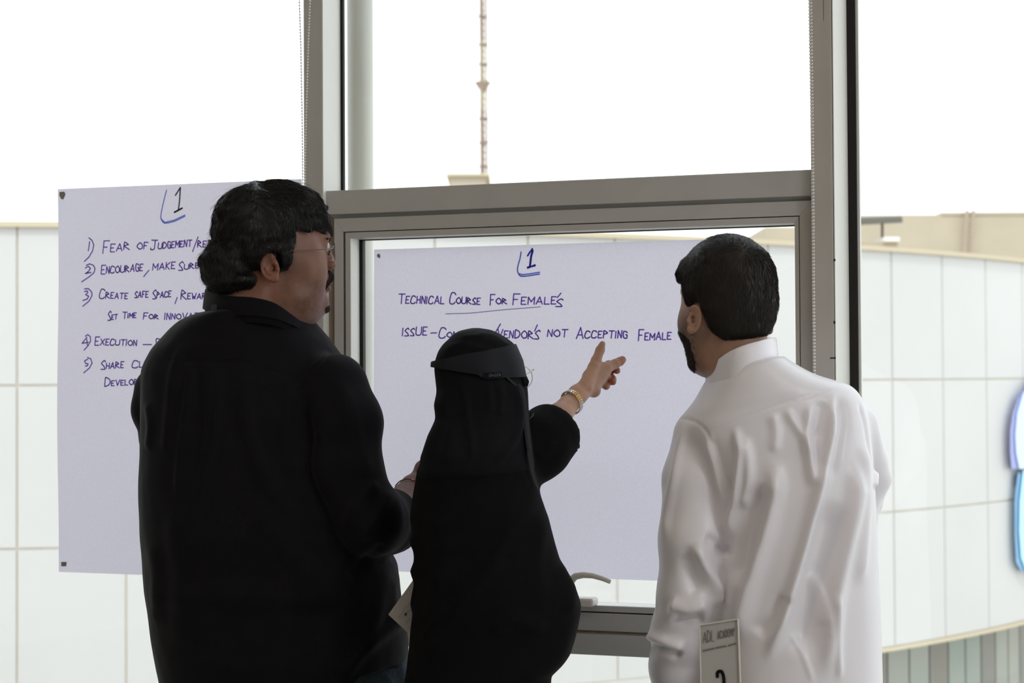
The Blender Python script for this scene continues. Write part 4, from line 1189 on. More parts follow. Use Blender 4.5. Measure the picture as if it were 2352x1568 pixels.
f1 = [([(425, 780), (400, 850), (392, 960), (385, 1060)], .010, .006), ([(440, 828), (436, 900), (425, 1000), (415, 1150)], .007, .005),
      ([(455, 828), (462, 900), (470, 1010), (455, 1120)], .008, -.005), ([(505, 830), (500, 960), (470, 1100), (440, 1250)], .014, .006),
      ([(560, 830), (575, 980), (620, 1100), (700, 1200)], .014, .005), ([(690, 890), (660, 1000), (680, 1110)], .014, .006),
      ([(700, 870), (745, 980), (740, 1080), (790, 1190)], .018, .007), ([(760, 860), (810, 940), (830, 1030), (850, 1110)], .014, .006),
      ([(330, 920), (342, 980), (335, 1040)], .008, .005), ([(800, 1210), (830, 1140), (875, 1100)], .012, .007), ([(830, 1240), (870, 1180), (905, 1120)], .010, .006),
      ([(800, 1330), (860, 1270), (890, 1240)], .012, -.006), ([(880, 1300), (870, 1400), (830, 1500)], .014, .006), ([(905, 1330), (900, 1400), (930, 1470)], .010, .006),
      ([(780, 1560), (830, 1500), (900, 1450), (935, 1420)], .012, .007), ([(345, 1240), (360, 1330), (350, 1450)], .014, .005), ([(400, 1150), (430, 1300), (420, 1500)], .022, .006),
      ([(352, 826), (450, 829), (560, 832), (680, 868), (720, 900)], .0022, -.0016), ([(769, 780), (735, 830), (700, 870), (672, 930), (668, 1010)], .0022, -.0018),
      ([(600, 1150), (700, 1300), (800, 1380)], .025, .006)]
lo, hi = (P(300, 800, 3.1)[0] - .02, 2.84, P(500, 1640, 3.1)[2] - .01), (P(960, 800, 3.05)[0] + .03, 3.36, P(500, 690, 3.0)[2] + .02)
garment('shirt', shirt1, lo, hi, .0040, BLK, pA, f1, 2.95, [((9, 9, 4), .0035, 4), ((22, 22, 9), .0018, 5), ((60, 60, 30), .0005, 6)])
# cuff lining and button
q = MB(); q.tube([b1(862, 1266, 2.962), b1(880, 1270, 2.962), b1(894, 1267, 2.97), b1(902, 1260, 2.985)], [.0035, .005, .0045, .003], 8); q.build('cuff_lining', BLK2, pA, smooth=True)
# collar: stand and fall
def collar(name, Cc, Av, Bv, h_in, h_out, th, m, parent, a0=0, a1=2 * math.pi, flare=.010, n=72, hf=None, closed=True):
    secs = []
    for k in range(n + (0 if closed else 1)):
        t = a0 + (a1 - a0) * k / n
        p = Cc + Av * math.cos(t) + Bv * math.sin(t); o_ = p - Cc; o_[2] = 0; o_ /= np.linalg.norm(o_)
        hi_ = h_in if hf is None else h_in * hf(t)
        ho = h_out if hf is None else h_out * hf(t)
        prof = [(0, 0), (-.002, hi_), (.001, hi_ + .003), (.004, hi_ + .001), (flare, hi_ - ho), (flare - .0035, hi_ - ho), (th, hi_ - .006), (th, 0)]
        secs.append([p + o_ * a_ + np.array([0, 0, b_]) for a_, b_ in prof])
    q = MB(); q.sweep(secs, closed); return q.build(name, m, parent, smooth=False)
def loopc(pts, n):
    m = len(pts); out = []
    for i in range(m):
        p0, p1, p2, p3 = [np.array(pts[(i + k) % m], float) for k in (-1, 0, 1, 2)]
        for k in range(n):
            t = k / n; out.append(.5 * (2 * p1 + (p2 - p0) * t + (2 * p0 - 5 * p1 + 4 * p2 - p3) * t * t + (-p0 + 3 * p1 - 3 * p2 + p3) * t ** 3))
    return out
def collar2(name, pts, m, parent, n=8, th=.004, flare=.007):
    """pts: (px, py, Y, height) of the top edge, closed loop"""
    L_ = [np.append(b1(x, y, Y), h) for x, y, Y, h in pts]; L_ = loopc(L_, n); c = np.mean(L_, 0)[:3]; secs = []
    for p in L_:
        o_ = p[:3] - c; o_[2] = 0; o_ /= np.linalg.norm(o_); h = p[3]
        prof = [(-th, -h - .012), (-th, -.004), (-.001, 0), (th * .6, -.001), (flare * .7, -h * .5), (flare, -h), (flare - .003, -h), (0, -h - .012)]
        secs.append([p[:3] + o_ * a_ + np.array([0, 0, b_]) for a_, b_ in prof])
    q = MB(); q.sweep(secs, True); o = q.build(name, m, parent, smooth=True)
    md = o.modifiers.new('e', 'EDGE_SPLIT'); md.split_angle = math.radians(50)
    return o
collar2('collar', [(474, 663, 3.07, .034), (494, 672, 3.01, .034), (535, 679, 2.972, .033), (584, 683, 2.955, .031), (630, 695, 2.962, .027), (666, 719, 2.985, .020), (698, 745, 3.02, .015), (721, 766, 3.06, .009),
    (712, 762, 3.11, .012), (660, 735, 3.17, .02), (580, 695, 3.19, .03), (508, 668, 3.14, .034)], BLK, pA)
q = MB(); bp_ = b1(492, 706, 2.995); q.tube([bp_, bp_ + np.array([0, -.003, 0])], .0055, 16); q.build('button', mat('dark_button', (.035, .033, .037), .3, .6), pA)
# arm jewellery
GOLD = mat('gold', (.80, .56, .26), .28, .5, 1); SILV = mat('silver', (.75, .74, .72), .28, .5, 1)
def ringpts(c, ax, r, n, ref=(0, 0, 1), r2=None):
    ax = np.array(ax) / np.linalg.norm(ax); u = np.cross(ax, ref); u /= np.linalg.norm(u); v = np.cross(ax, u)
    return [c + u * math.cos(2 * math.pi * k / n) * r + v * math.sin(2 * math.pi * k / n) * (r2 or r) for k in range(n)], u, v
axf = wrist1 - b1(905, 1180, 3.07); axf /= np.linalg.norm(axf)
rp_, u_, v_ = ringpts(wrist1 - axf * .022, axf, .0285, 30)
q = MB(); q.tube(rp_, .0011, 6, closed=True)
br = q.build('thread_bracelet', mat('red_thread', (.25, .05, .04), .7), pA)
q = MB()
for k in range(0, 30, 3):
    c = rp_[k]; bm = bmesh.new(); bmesh.ops.create_icosphere(bm, subdivisions=1, radius=.0022); q.add([tuple(c + np.array(v.co)) for v in bm.verts], [tuple(v.index for v in f_.verts) for f_ in bm.faces]); bm.free()
q.build('beads', GOLD, br, smooth=True)
# jeans and shoes
JE = mat('blue_grey_jeans', (.075, .105, .13), .85, .2, noise=(.25, 160), bump=(900, .0003))
def jeans(Q):
    hip = ell(Q, b1(690, 1545, 3.12), (.195, .155, .14))
    d = smin(hip, cap(Q, b1(830, 1600, 3.09), b1(800, 2170, 3.12), .098, .072), .03)
    d = smin(d, cap(Q, b1(800, 2170, 3.12), b1(800, 2640, 3.14), .072, .062), .03)
    d = smin(d, cap(Q, b1(540, 1600, 3.15), b1(520, 2170, 3.17), .100, .074), .03)
    d = smin(d, cap(Q, b1(520, 2170, 3.17), b1(510, 2640, 3.18), .074, .062), .03)
    return smax(d, Q[:, 2] - P(700, 1440, 3.1)[2], .004)
garment('jeans', jeans, (P(360, 1500, 3.1)[0], 2.9, .06), (P(990, 1500, 3.1)[0], 3.4, P(700, 1430, 3.1)[2]), .006, JE, pA, [([(842, 1540), (880, 1555), (905, 1590)], .004, .003), ([(906, 1520), (920, 1560), (925, 1620)], .006, .004)], 3.0, [((14, 14, 8), .004, 3), ((40, 40, 20), .001, 4)])
SHOE = mat('black_shoe', (.012, .011, .01), .4, .5)
def shoe(parent, x, y, head_, m=SHOE):
    a_ = math.radians(head_); d_ = np.array([math.cos(a_), math.sin(a_), 0]); c0_ = np.array([x, y, 0])
    def f(Q):
        d = ell(Q, c0_ + np.array([0, 0, .045]), (.05, .05, .055))
        d = smin(d, cap(Q, c0_ + d_ * -.03 + np.array([0, 0, .035]), c0_ + d_ * .15 + np.array([0, 0, .028]), .038, .034), .02)
        return smax(d, .002 - Q[:, 2], .002)
    V, F = mesh_sdf(f, c0_ - .22, c0_ + .22, .005); mesh_obj('shoe', V, F, m, parent, True)
shoe(pA, P(800, 2640, 3.14)[0], 3.16, 50); shoe(pA, P(510, 2640, 3.18)[0], 3.2, 60)
# ================================================================== person 2: woman in black, pointing
Y2 = 2.86
pB = empty('person', (P(1090, 800, Y2)[0], Y2, 0))
tag(pB, 'woman in black abaya and head veil, pointing at the poster with raised hand', 'person')
HF2 = Frame(P(1105, 862, 2.88), 38)
BLW = mat('black_veil_fabric', (.0075, .0075, .0095), .8, .08, noise=(.15, 30), bump=(1800, .0001), sheen=.02)
BLA = mat('black_abaya_crepe', (.0060, .0060, .0072), .85, .06, noise=(.15, 30), bump=(1500, .0002), sheen=.015)
BAND = mat('dark_headband_satin', (.0085, .0095, .014), .6, .18, bump=(1500, .0001))
STRAP = mat('charcoal_veil_strap', (.022, .022, .026), .8, .2, bump=(1500, .0001))
w2 = b1(1327, 906, 3.035)
K2 = [b1(1391, 846, 3.085), b1(1387, 856, 3.088), b1(1380, 868, 3.088), b1(1370, 880, 3.082)]
hnd = []
hnd += [(w2, K2[0], .0150, .0112), (w2, K2[1], .0150, .0112), (w2, K2[2], .0150, .0112), (w2, K2[3], .0150, .0105)]
hnd += [(b1(1350, 893, 3.055), b1(1364, 897, 3.065), .0125, .0115), (b1(1364, 897, 3.065), K2[3], .0115, .0105)]
hnd += [(K2[0], b1(1412, 836, 3.10), .0102, .0086), (b1(1412, 836, 3.10), b1(1424, 830, 3.108), .0086, .0078), (b1(1424, 830, 3.108), b1(1430, 826, 3.112), .0076, .0068)]
hnd += [(K2[1], b1(1398, 838, 3.125), .0095, .0082), (b1(1398, 838, 3.125), b1(1412, 845, 3.128), .008, .0072), (b1(1412, 845, 3.128), b1(1417, 851, 3.115), .0072, .0064)]
hnd += [(K2[2], b1(1398, 862, 3.125), .0092, .0080), (b1(1398, 862, 3.125), b1(1406, 871, 3.122), .0080, .0074), (b1(1406, 871, 3.122), b1(1408, 877, 3.11), .0074, .0062)]
hnd += [(K2[3], b1(1386, 879, 3.115), .0085, .0075), (b1(1386, 879, 3.115), b1(1392, 886, 3.11), .0072, .0066), (b1(1392, 886, 3.11), b1(1393, 888, 3.10), .0066, .0056)]
thm = [(b1(1344, 888, 3.04), b1(1364, 842, 3.065), .0135, .0098), (b1(1364, 842, 3.065), b1(1369, 828, 3.072), .0096, .0090), (b1(1369, 828, 3.072), b1(1378.5, 804, 3.082), .0088, .0080), (b1(1378, 804, 3.082), b1(1383.5, 790, 3.084), .0080, .0058)]
hnd += thm + [(b1(1354, 866, 3.058), b1(1387, 851, 3.082), .0135, .0110), (b1(1362, 846, 3.066), b1(1383, 843, 3.08), .0095, .0095)]
nw = b1(1010, 1392, 3.02)
h2 = hand_caps(nw, [b1(985, 1375, 3.03), b1(983, 1385, 3.04), b1(984, 1396, 3.04), b1(987, 1406, 3.04)],
     [[b1(968, 1371, 3.04), b1(960, 1385, 3.035)], [b1(964, 1384, 3.05), b1(958, 1396, 3.04)], [b1(966, 1398, 3.05), b1(960, 1406, 3.04)], [b1(972, 1410, 3.045), b1(966, 1416, 3.04)]],
     [b1(992, 1368, 3.01), b1(968, 1378, 3.012)], .019, .0105, .0072)
S2 = Stack([(1000, 1040, 1180, .06, 2.87), (1040, 985, 1205, .085, 2.87), (1075, 962, 1224, .10, 2.87), (1107, 957, 1234, .11, 2.87), (1141, 951, 1242, .115, 2.87), (1190, 944, 1259, .12, 2.87), (1206, 947, 1263, .12, 2.87), (1222, 950, 1268, .122, 2.87), (1243, 941, 1274, .125, 2.87),
            (1262, 950, 1280, .125, 2.87), (1286, 951, 1288, .13, 2.87), (1309, 941, 1300, .132, 2.87), (1336, 950, 1316, .135, 2.87), (1360, 945, 1328, .137, 2.87), (1385, 941, 1337, .14, 2.87), (1404, 946, 1336, .14, 2.87),
            (1440, 942, 1329, .14, 2.87), (1470, 940, 1321, .14, 2.87), (1500, 937, 1311, .14, 2.87), (1520, 935, 1297, .14, 2.87), (1532, 934, 1284, .14, 2.87), (1545, 932, 1269, .14, 2.87), (1568, 928, 1267, .14, 2.87), (1700, 915, 1280, .15, 2.87),
            (2000, 885, 1310, .17, 2.87), (2400, 860, 1335, .19, 2.87), (2780, 850, 1345, .20, 2.87)], 2.25, .0055)
def abaya(Q):
    d = S2(Q)
    a0_, a1_ = b1(1150, 1062, 2.90), b1(1233, 1022, 2.94)
    s_ = chainc(Q, [a0_, a1_, b1(1262, 1000, 2.965)], [.055, .0545, .0555], .01)
    s_ = smin(s_, cap(Q, b1(1200, 1075, 2.92), b1(1262, 1050, 2.95), .034, .030), .02)
    ax = b1(1310, 960, 3.01) - b1(1235, 1025, 2.94); ax /= np.linalg.norm(ax)
    pc_ = b1(1281, 985, 2.985)
    cp = (Q - pc_.astype(f4)) @ ax.astype(f4)
    s_ = smax(s_, cp, .005)
    hol = chainc(Q, [b1(1233, 1022, 2.94), b1(1300, 975, 3.0)], [.040, .050], .01)
    s_ = smax(s_, -smax(hol, -(cp + .06), .004), .003)
    d = smin(d, s_, .02)
    return d
S3 = Stack([(752.5, 1078, 1110, .026, 2.88), (756, 1060, 1128, .044, 2.88), (763, 1044, 1143, .060, 2.88), (776, 1030, 1162, .073, 2.88), (790, 1015, 1180, .080, 2.88), (806, 1004, 1190, .084, 2.88), (830, 996, 1196, .09, 2.88), (850, 995, 1199, .092, 2.88), (866, 997, 1204, .092, 2.88),
            (880, 998.5, 1210, .092, 2.88), (898, 1001, 1212, .091, 2.88), (908, 999, 1213, .09, 2.88), (930, 998.5, 1214, .09, 2.88), (962, 1001, 1216, .092, 2.88), (980, 993, 1217, .098, 2.875), (998, 984, 1219, .102, 2.875), (1028, 975, 1222, .108, 2.87), (1049, 966, 1225, .112, 2.87),
            (1064, 966, 1227, .114, 2.87), (1080, 957, 1226, .112, 2.87), (1100, 960, 1215, .10, 2.87), (1125, 985, 1190, .08, 2.87), (1150, 1010, 1150, .05, 2.87)], 2.15, .0045)
def body2(Q):
    L = HF2.L(Q)
    d = smax(head_sdf((L + np.array([.004, 0, .012], f4)) * 1.22, 0, False) / 1.22, S3(Q) + .009, .004)
    d = smin(d, cap(L, (-.02, 0, -.04), (-.04, 0, -.16), .048, .052), .015)
    t_ = smin(cap(Q, b1(1100, 1120, 2.88), b1(1100, 1380, 2.88), .07, .085), chainc(Q, [b1(1180, 1120, 2.86), b1(1275, 1360, 2.87), b1(1120, 1385, 2.95)], [.036, .030, .018], .01), .02)
    d = smin(d, smax(t_, abaya(Q) + .013, .004), .02)
    arm = chainc(Q, [b1(1165, 1060, 2.92), b1(1235, 1020, 2.93), b1(1283, 956, 2.985), w2], [.034, .030, .0215, .0148], .008)
    d = smin(d, arm, .02)
    hd = None
    for a_, b_, ra, rb in hnd:
        e = cap(Q, a_, b_, ra, rb); hd = e if hd is None else smin(hd, e, .0035)
    d = smin(d, hd, .010)
    ra_ = cap(Q, b1(1120, 1385, 2.95), nw, .018, .017)
    d = smin(d, ra_, .02)
    return smin(d, caps_sdf(Q, h2), .006)
# the forearm and hand are the finest part, so the whole body is meshed at a hand's resolution only where skin shows
lo, hi = (P(940, 900, 2.95)[0], 2.70, P(1100, 1480, 2.9)[2]), (P(1460, 800, 3.0)[0] + .03, 3.2, P(1100, 750, 2.85)[2])
V, F = mesh_sdf(body2, lo, hi, .0022, sm=1)
o = mesh_obj('body', V, F, SKIN2, pB, True)
set_cols(o, np.ones((len(V), 3)) * (1 - .10 * np.clip(vnoise(V * 40, 3), 0, 1))[:, None] * np.where((V[:, 1] > 3.10)[:, None], np.array([[1.05, .74, .72]]), 1.0))
NAIL = mat('finger_nail', (.50, .32, .26), .3, .5)
def nail(c, n_, t_, w_, l_, par):
    n_ = np.array(n_) / np.linalg.norm(n_); t_ = np.array(t_) - n_ * np.dot(t_, n_); t_ /= np.linalg.norm(t_); s_ = np.cross(n_, t_)
    q = MB(); vs = []; fs = []
    for i in range(5):
        for j in range(5):
            u, v = -1 + i / 2, -1 + j / 2; uu_ = u * math.sqrt(1 - v * v * .35)
            vs.append(c + t_ * v * l_ + s_ * uu_ * w_ - n_ * (u * u * w_ * .35) + n_ * .0004)
    for i in range(4):
        for j in range(4): fs.append((i * 5 + j, i * 5 + j + 1, i * 5 + j + 6, i * 5 + j + 5))
    q.add(vs, fs); q.build('fingernail', NAIL, par, smooth=True)
ti = b1(1428, 827, 3.112); tv = b1(1430, 826, 3.112) - b1(1412, 836, 3.10)
nail(ti + np.array([-.001, -.0068, .0028]), (-.1, -.9, .4), tv, .0042, .0052, pB)

# abaya
f2 = [([(1240, 1140), (1180, 1200), (1130, 1300), (1030, 1420)], .012, .006), ([(1250, 1180), (1230, 1300), (1250, 1400)], .014, .006),
      ([(1000, 1150), (1010, 1300), (990, 1450)], .02, .006), ([(1230, 1060), (1262, 1040), (1275, 1015)], .008, .005), ([(1290, 1300), (1315, 1360), (1300, 1420)], .012, .006),
      ([(1120, 1450), (1180, 1420), (1260, 1450)], .012, .006), ([(955, 1480), (1000, 1430), (1060, 1380)], .004, .003)]
garment('abaya', abaya, (P(840, 800, 2.9)[0] - .02, 2.62, .05), (P(1320, 800, 3.0)[0] + .02, 3.12, P(1100, 900, 2.85)[2]), .0045, BLA, pB, f2, 2.75, [((8, 8, 4), .004, 14), ((22, 22, 9), .0016, 15)])
# head veil
def slitdir(Q):
    return HF2.L(Q)
def veil(Q):
    d = S3(Q); L = HF2.L(Q)
    d = smax(d, -ell(L, (.125, 0, .022), (.055, .050, .013)), .004)     # eye slit on the side turned to the window
    return d
f3 = [([(1160, 868), (1185, 900), (1194, 955), (1186, 1005), (1155, 1045), (1125, 1075)], .006, .006), ([(1120, 872), (1124, 900), (1126, 950)], .006, .0035), ([(1145, 872), (1150, 905), (1148, 960)], .006, .0035),
      ([(1065, 870), (1070, 930), (1082, 1000), (1088, 1060)], .006, .004), ([(1000, 905), (1012, 960), (990, 1020), (975, 1060)], .010, .005), ([(1030, 880), (1025, 930), (1040, 1000), (1020, 1070)], .012, .005),
      ([(1090, 765), (1130, 772), (1165, 795), (1182, 800)], .005, .0035), ([(1050, 775), (1090, 772), (1135, 787), (1165, 805)], .005, .0030), ([(1015, 805), (1060, 790), (1110, 800), (1150, 812)], .005, .0025)]
garment('head_veil', veil, (P(950, 800, 2.85)[0] - .02, 2.72, P(1100, 1160, 2.9)[2]), (P(1235, 800, 2.9)[0] + .02, 3.03, P(1100, 745, 2.85)[2]), .0035, BLW, pB, f3, 2.80, [((14, 14, 7), .0022, 24), ((40, 40, 14), .0009, 25)])
# headband lying on the veil: higher at the front
def zpx(py): return P(1100, py, 2.88)[2]
secs = []; NB = 96
for k in range(NB):
    t = 2 * math.pi * k / NB; fx = math.cos(t)      # +1 right edge, -1 left edge
    yt = 811 - 20 * fx; yb = 860 + 4 * fx + 6 * math.sin(t) * -1
    if fx < 0: yb = 860 + 18 * fx; yt = 811 + 20 * -fx
    zt, zb = zpx(yt), zpx(yb); zm = (zt + zb) / 2
    secs.append([S3.surf(t, zt, .0005), S3.surf(t, zt + .0006, .0045), S3.surf(t, zm, .0048), S3.surf(t, zb, .0045), S3.surf(t, zb, -.001), S3.surf(t, zm, -.001)])
q = MB(); q.sweep(secs, True); hb = q.build('headband', BAND, pB, smooth=True); md = hb.modifiers.new('e', 'EDGE_SPLIT'); md.split_angle = math.radians(45)
# woven label on the band
def on_veil(px, py, off):
    z = P(px, py, 2.79)[2]; cx, a, b, cy, tl = S3.row(z); X = P(px, py, 2.79)[0]
    y = cy - (b + off) * max(1 - abs((X - cx) / (a + off)) ** S3.n, 0) ** (1 / S3.n); return P(px, py, y)
q = MB(); g_ = [[on_veil(x, y + (x - 1130) * -.04, .0055) for x in np.linspace(1111, 1153, 8)] for y in (855, 870)]
q.add(g_[0] + g_[1], [(i, i + 1, i + 9, i + 8) for i in range(7)]); lb = q.build('woven_label', mat('label_black', (.007, .007, .008), .8, .1), hb)
q = MB()
for st in word('SHADER', 1123, 1151, 865.2, 863.2, 6, None, .05, 0):
    pts = [on_veil(x, y, .0062) for x, y in st]; q.tube(pts, .00030, 4)
q.build('label_lettering', mat('label_thread', (.13, .13, .145), .6), hb)
# hanging strap of the face veil
def ribbon(name, cen, wid, m, par, off=.004):
    q = MB(); cen = smooth_pl(cen, 4); n = len(cen); L_, R_ = [], []
    for i, (x, y) in enumerate(cen):
        w_ = np.interp(i / (n - 1), np.linspace(0, 1, len(wid)), wid) / 2
        t_ = np.array(cen[min(i + 1, n - 1)]) - np.array(cen[max(i - 1, 0)]); t_ = t_ / np.linalg.norm(t_); nx, ny = -t_[1] * w_, t_[0] * w_
        L_.append(on_veil(x + nx, y + ny, off)); R_.append(on_veil(x - nx, y - ny, off))
    vs = L_ + R_ + [p + np.array([0, .0025, 0]) for p in L_ + R_]
    fs = [(i, i + 1, n + i + 1, n + i) for i in range(n - 1)] + [(2 * n + i, 3 * n + i, 3 * n + i + 1, 2 * n + i + 1) for i in range(n - 1)]
    fs += [(i, 2 * n + i, 2 * n + i + 1, i + 1) for i in range(n - 1)] + [(n + i, n + i + 1, 3 * n + i + 1, 3 * n + i) for i in range(n - 1)]
    q.add(vs, fs); return q.build(name, m, par, smooth=True)
ribbon('veil_strap', [(1164, 866), (1176, 877), (1186, 886)], [5, 6, 6], STRAP, pB)
ribbon('veil_strap', [(1190, 882), (1199, 900), (1205, 945), (1211, 1000), (1216, 1040)], [8, 11, 13, 12, 10], STRAP, pB)
q = MB()
for k, (a_, b_) in enumerate([((1216, 1035), (1222, 1075)), ((1222, 1075), (1229, 1104)), ((1229, 1104), (1237, 1122))]):
    Y = 2.80; w_ = [5.5, 4.5, 3.5, 1.5]
    q.add([P(a_[0] - w_[k], a_[1], Y), P(a_[0] + w_[k], a_[1], Y + .01), P(b_[0] + w_[k + 1], b_[1], Y + .01), P(b_[0] - w_[k + 1], b_[1], Y), P(a_[0] - w_[k], a_[1], Y + .003), P(a_[0] + w_[k], a_[1], Y + .013), P(b_[0] + w_[k + 1], b_[1], Y + .013), P(b_[0] - w_[k + 1], b_[1], Y + .003)],
          [(0, 1, 2, 3), (4, 5, 6, 7), (0, 1, 5, 4), (1, 2, 6, 5), (2, 3, 7, 6), (3, 0, 4, 7)])
q.build('strap_end', STRAP, pB)
# gathered veil pleats at the temple
for k, (x0_, x1_) in enumerate(((1199, 1206), (1204, 1210), (1208.5, 1212))):
    q = MB(); q.tube([on_veil(x0_, 866, .002), on_veil((x0_ + x1_) / 2 + 1, 876, .003), on_veil(x1_ - 2, 886, .001)], [.002, .003, .002], 8); q.build('veil_pleat', BLW, pB, smooth=True)
# round spectacles, right lens peeps out past the veil
GWR = mat('pale_gold_wire', (.55, .50, .36), .3, .5, 1)
q = MB(); cc = P(1196.5, 867, 2.955)
rv = []
for k in range(40):
    a_ = 2 * math.pi * k / 40; rv.append(cc + np.array([math.cos(a_) * .0195, math.cos(a_) * .006, math.sin(a_) * .0200]))
q.tube(rv, .00075, 6, closed=True)
q.tube([P(1226, 848, 2.958), P(1221, 851, 2.955), P(1212, 857.5, 2.93), P(1204, 863, 2.91)], [.0012, .0012, .0009, .0008], 6)
rv2 = [p + np.array([.020, .044, 0]) * .0 + np.array([-.030, .040, 0]) for p in rv]
q.tube(rv2, .0008, 6, closed=True); q.tube([rv[20], rv2[0]], .0008, 6)
gs = q.build('spectacles', GWR, pB, smooth=True)
for r_ in (rv, rv2):
    q = MB(); q.add(r_, [tuple(range(len(r_)))]); q.build('lens', LENS, gs)
# link bracelet
axb = w2 - b1(1283, 956, 2.985); axb /= np.linalg.norm(axb)
cb = b1(1313.5, 923, 3.018); axb2 = axb + np.array([.18, 0, -.12]); axb2 /= np.linalg.norm(axb2)
NBk = 30; rp_, u_, v_ = ringpts(cb, axb2, .0208, NBk)
bl = empty('bracelet', cb); bl.parent = pB; bl.matrix_parent_inverse = pB.matrix_world.inverted()
for k in range(NBk):
    a_ = 2 * math.pi * k / NBk; rad = u_ * math.cos(a_) + v_ * math.sin(a_); tan = -u_ * math.sin(a_) + v_ * math.cos(a_); c = rp_[k]
    q = MB()
    for row in (-1, 0, 1):
        o_ = c + axb2 * row * .0031 + tan * (.0011 if row else 0)
        vs = [o_ + tan * sx * .00165 + axb2 * sy * .00125 + rad * sz * .0012 for sx in (-1, 1) for sy in (-1, 1) for sz in (-1, 1)]
        q.add(vs, [(0, 1, 3, 2), (4, 6, 7, 5), (0, 4, 5, 1), (2, 3, 7, 6), (0, 2, 6, 4), (1, 5, 7, 3)])
    ok_ = q.build('link', GOLD if (k // 5) % 2 else SILV, bl, bevel=.0003)
    ok_['kind'] = 'stuff'
# small embroidered mark on the sleeve
q = MB()
for st in [[(1217, 961), (1221, 957), (1226, 954)], [(1220, 958), (1223, 951), (1228, 948)], [(1217, 962), (1219, 957)], [(1224, 955), (1226, 950)]]:
    q.tube([b1(x, y, 2.889) for x, y in st], .0004, 4)
q.build('sleeve_embroidery', mat('grey_thread', (.16, .16, .17), .6), pB)
shoe(pB, P(1060, 2640, 2.87)[0], 2.93, 55); shoe(pB, P(1140, 2640, 2.87)[0], 2.95, 50)
# note paper in her hidden right hand
nt_ = empty('note_paper', P(940, 1400, 2.94)); tag(nt_, 'small white note card with handwriting sticking out between the two people in black', 'note')
NP = mat('note_card', (.86, .82, .78), .8, .1, trans=.12)
n4 = [P(892, 1411, 2.93), P(953, 1326, 2.945), P(1009, 1378, 2.965), P(948, 1463, 2.95)]
nn = np.cross(n4[1] - n4[0], n4[3] - n4[0]); nn /= np.linalg.norm(nn); nn = nn if nn[1] < 0 else -nn
q = MB(); q.add(n4 + [p - nn * .0004 for p in n4], [(0, 1, 2, 3), (4, 5, 6, 7), (0, 1, 5, 4), (1, 2, 6, 5), (2, 3, 7, 6), (3, 0, 4, 7)]); q.build('card', NP, nt_)
def npos(px, py): d_ = ray(px, py); t = np.dot(n4[0] - CAM, nn) / np.dot(d_, nn); return CAM + d_ * t + nn * .0006
rr_ = random.Random(5)
q = MB()
for (x0_, y0_, x1_, y1_) in ((914, 1417, 940, 1383), (928, 1414, 944, 1398), (932, 1432, 944, 1416), (940, 1442, 946, 1434)):
    n = 11; pts = []
    for i in range(n):
        t = i / (n - 1); x = x0_ + (x1_ - x0_) * t; y = y0_ + (y1_ - y0_) * t; j_ = rr_.uniform(-2.2, 2.2); pts.append(npos(x + j_ * .6, y + j_ * .6))
    q.tube(pts, .00018, 4)
q.tube([npos(929, 1409), npos(932, 1413)], .0011, 5); q.tube([npos(931, 1407), npos(934, 1411)], .0008, 5)
q.build('scribbled_writing', mat('pen_ink', (.10, .08, .09), .7), nt_)

# ================================================================== person 3: man in a white thobe
Y3 = 2.90
pC = empty('person', (P(1770, 800, Y3)[0], Y3 + .02, 0))
tag(pC, 'man with short dark hair in a long white robe, seen from behind', 'person')
HF3 = Frame(P(1666, 716, Y3 + .01), 114, tilt=-3, k=.92)
ec = (-.018, .076, -.010)
S4 = Stack([(826, 1655, 1796, .102, 2.918, .20), (840, 1640, 1806, .112, 2.922, .20), (856, 1622, 1828, .119, 2.925, .20), (872, 1610, 1850, .124, 2.928, .20), (890, 1596, 1882, .127, 2.93, .20), (905, 1580, 1916, .129, 2.93, .20), (920, 1566, 1950, .126, 2.93, .20), (940, 1556, 1970, .129, 2.93, .19),
            (965, 1556, 1984, .128, 2.93, .18), (1000, 1575, 1993, .132, 2.93, .15), (1060, 1600, 2002, .135, 2.93, .11), (1150, 1622, 2009, .137, 2.93, .07), (1240, 1630, 2012, .138, 2.93, .03), (1331, 1634, 2013, .14, 2.93, 0), (1445, 1636, 2016, .142, 2.93, 0), (1568, 1630, 2020, .145, 2.93, 0),
            (1800, 1610, 2030, .16, 2.93, 0), (2200, 1590, 2050, .18, 2.93, 0), (2700, 1570, 2065, .20, 2.93, 0)], 2.3, .012)
def thobe(Q):
    d = S4(Q)
    la = chainc(Q, [b1(1612, 1004, 2.915), b1(1597, 1100, 2.905), b1(1598, 1240, 2.90), b1(1590, 1365, 2.905), b1(1568, 1450, 2.93), b1(1556, 1530, 2.96), b1(1560, 1640, 3.0)], [.048, .052, .0590, .0555, .050, .0445, .040], .015)
    ax = np.array([-.12, .25, -1.]); ax /= np.linalg.norm(ax)
    d = smin(d, la, .010)
    ra_ = chainc(Q, [b1(1962, 985, 2.955), b1(1988, 1060, 2.985), b1(2001, 1096, 3.00), b1(1978, 1150, 3.05), b1(1935, 1200, 3.12)], [.042, .035, .0315, .034, .034], .01)
    ra_ = smin(ra_, cap(Q, b1(1990, 1150, 3.0), b1(1988, 1260, 2.99), .022, .018), .02)
    d = smin(d, ra_, .012)
    return d
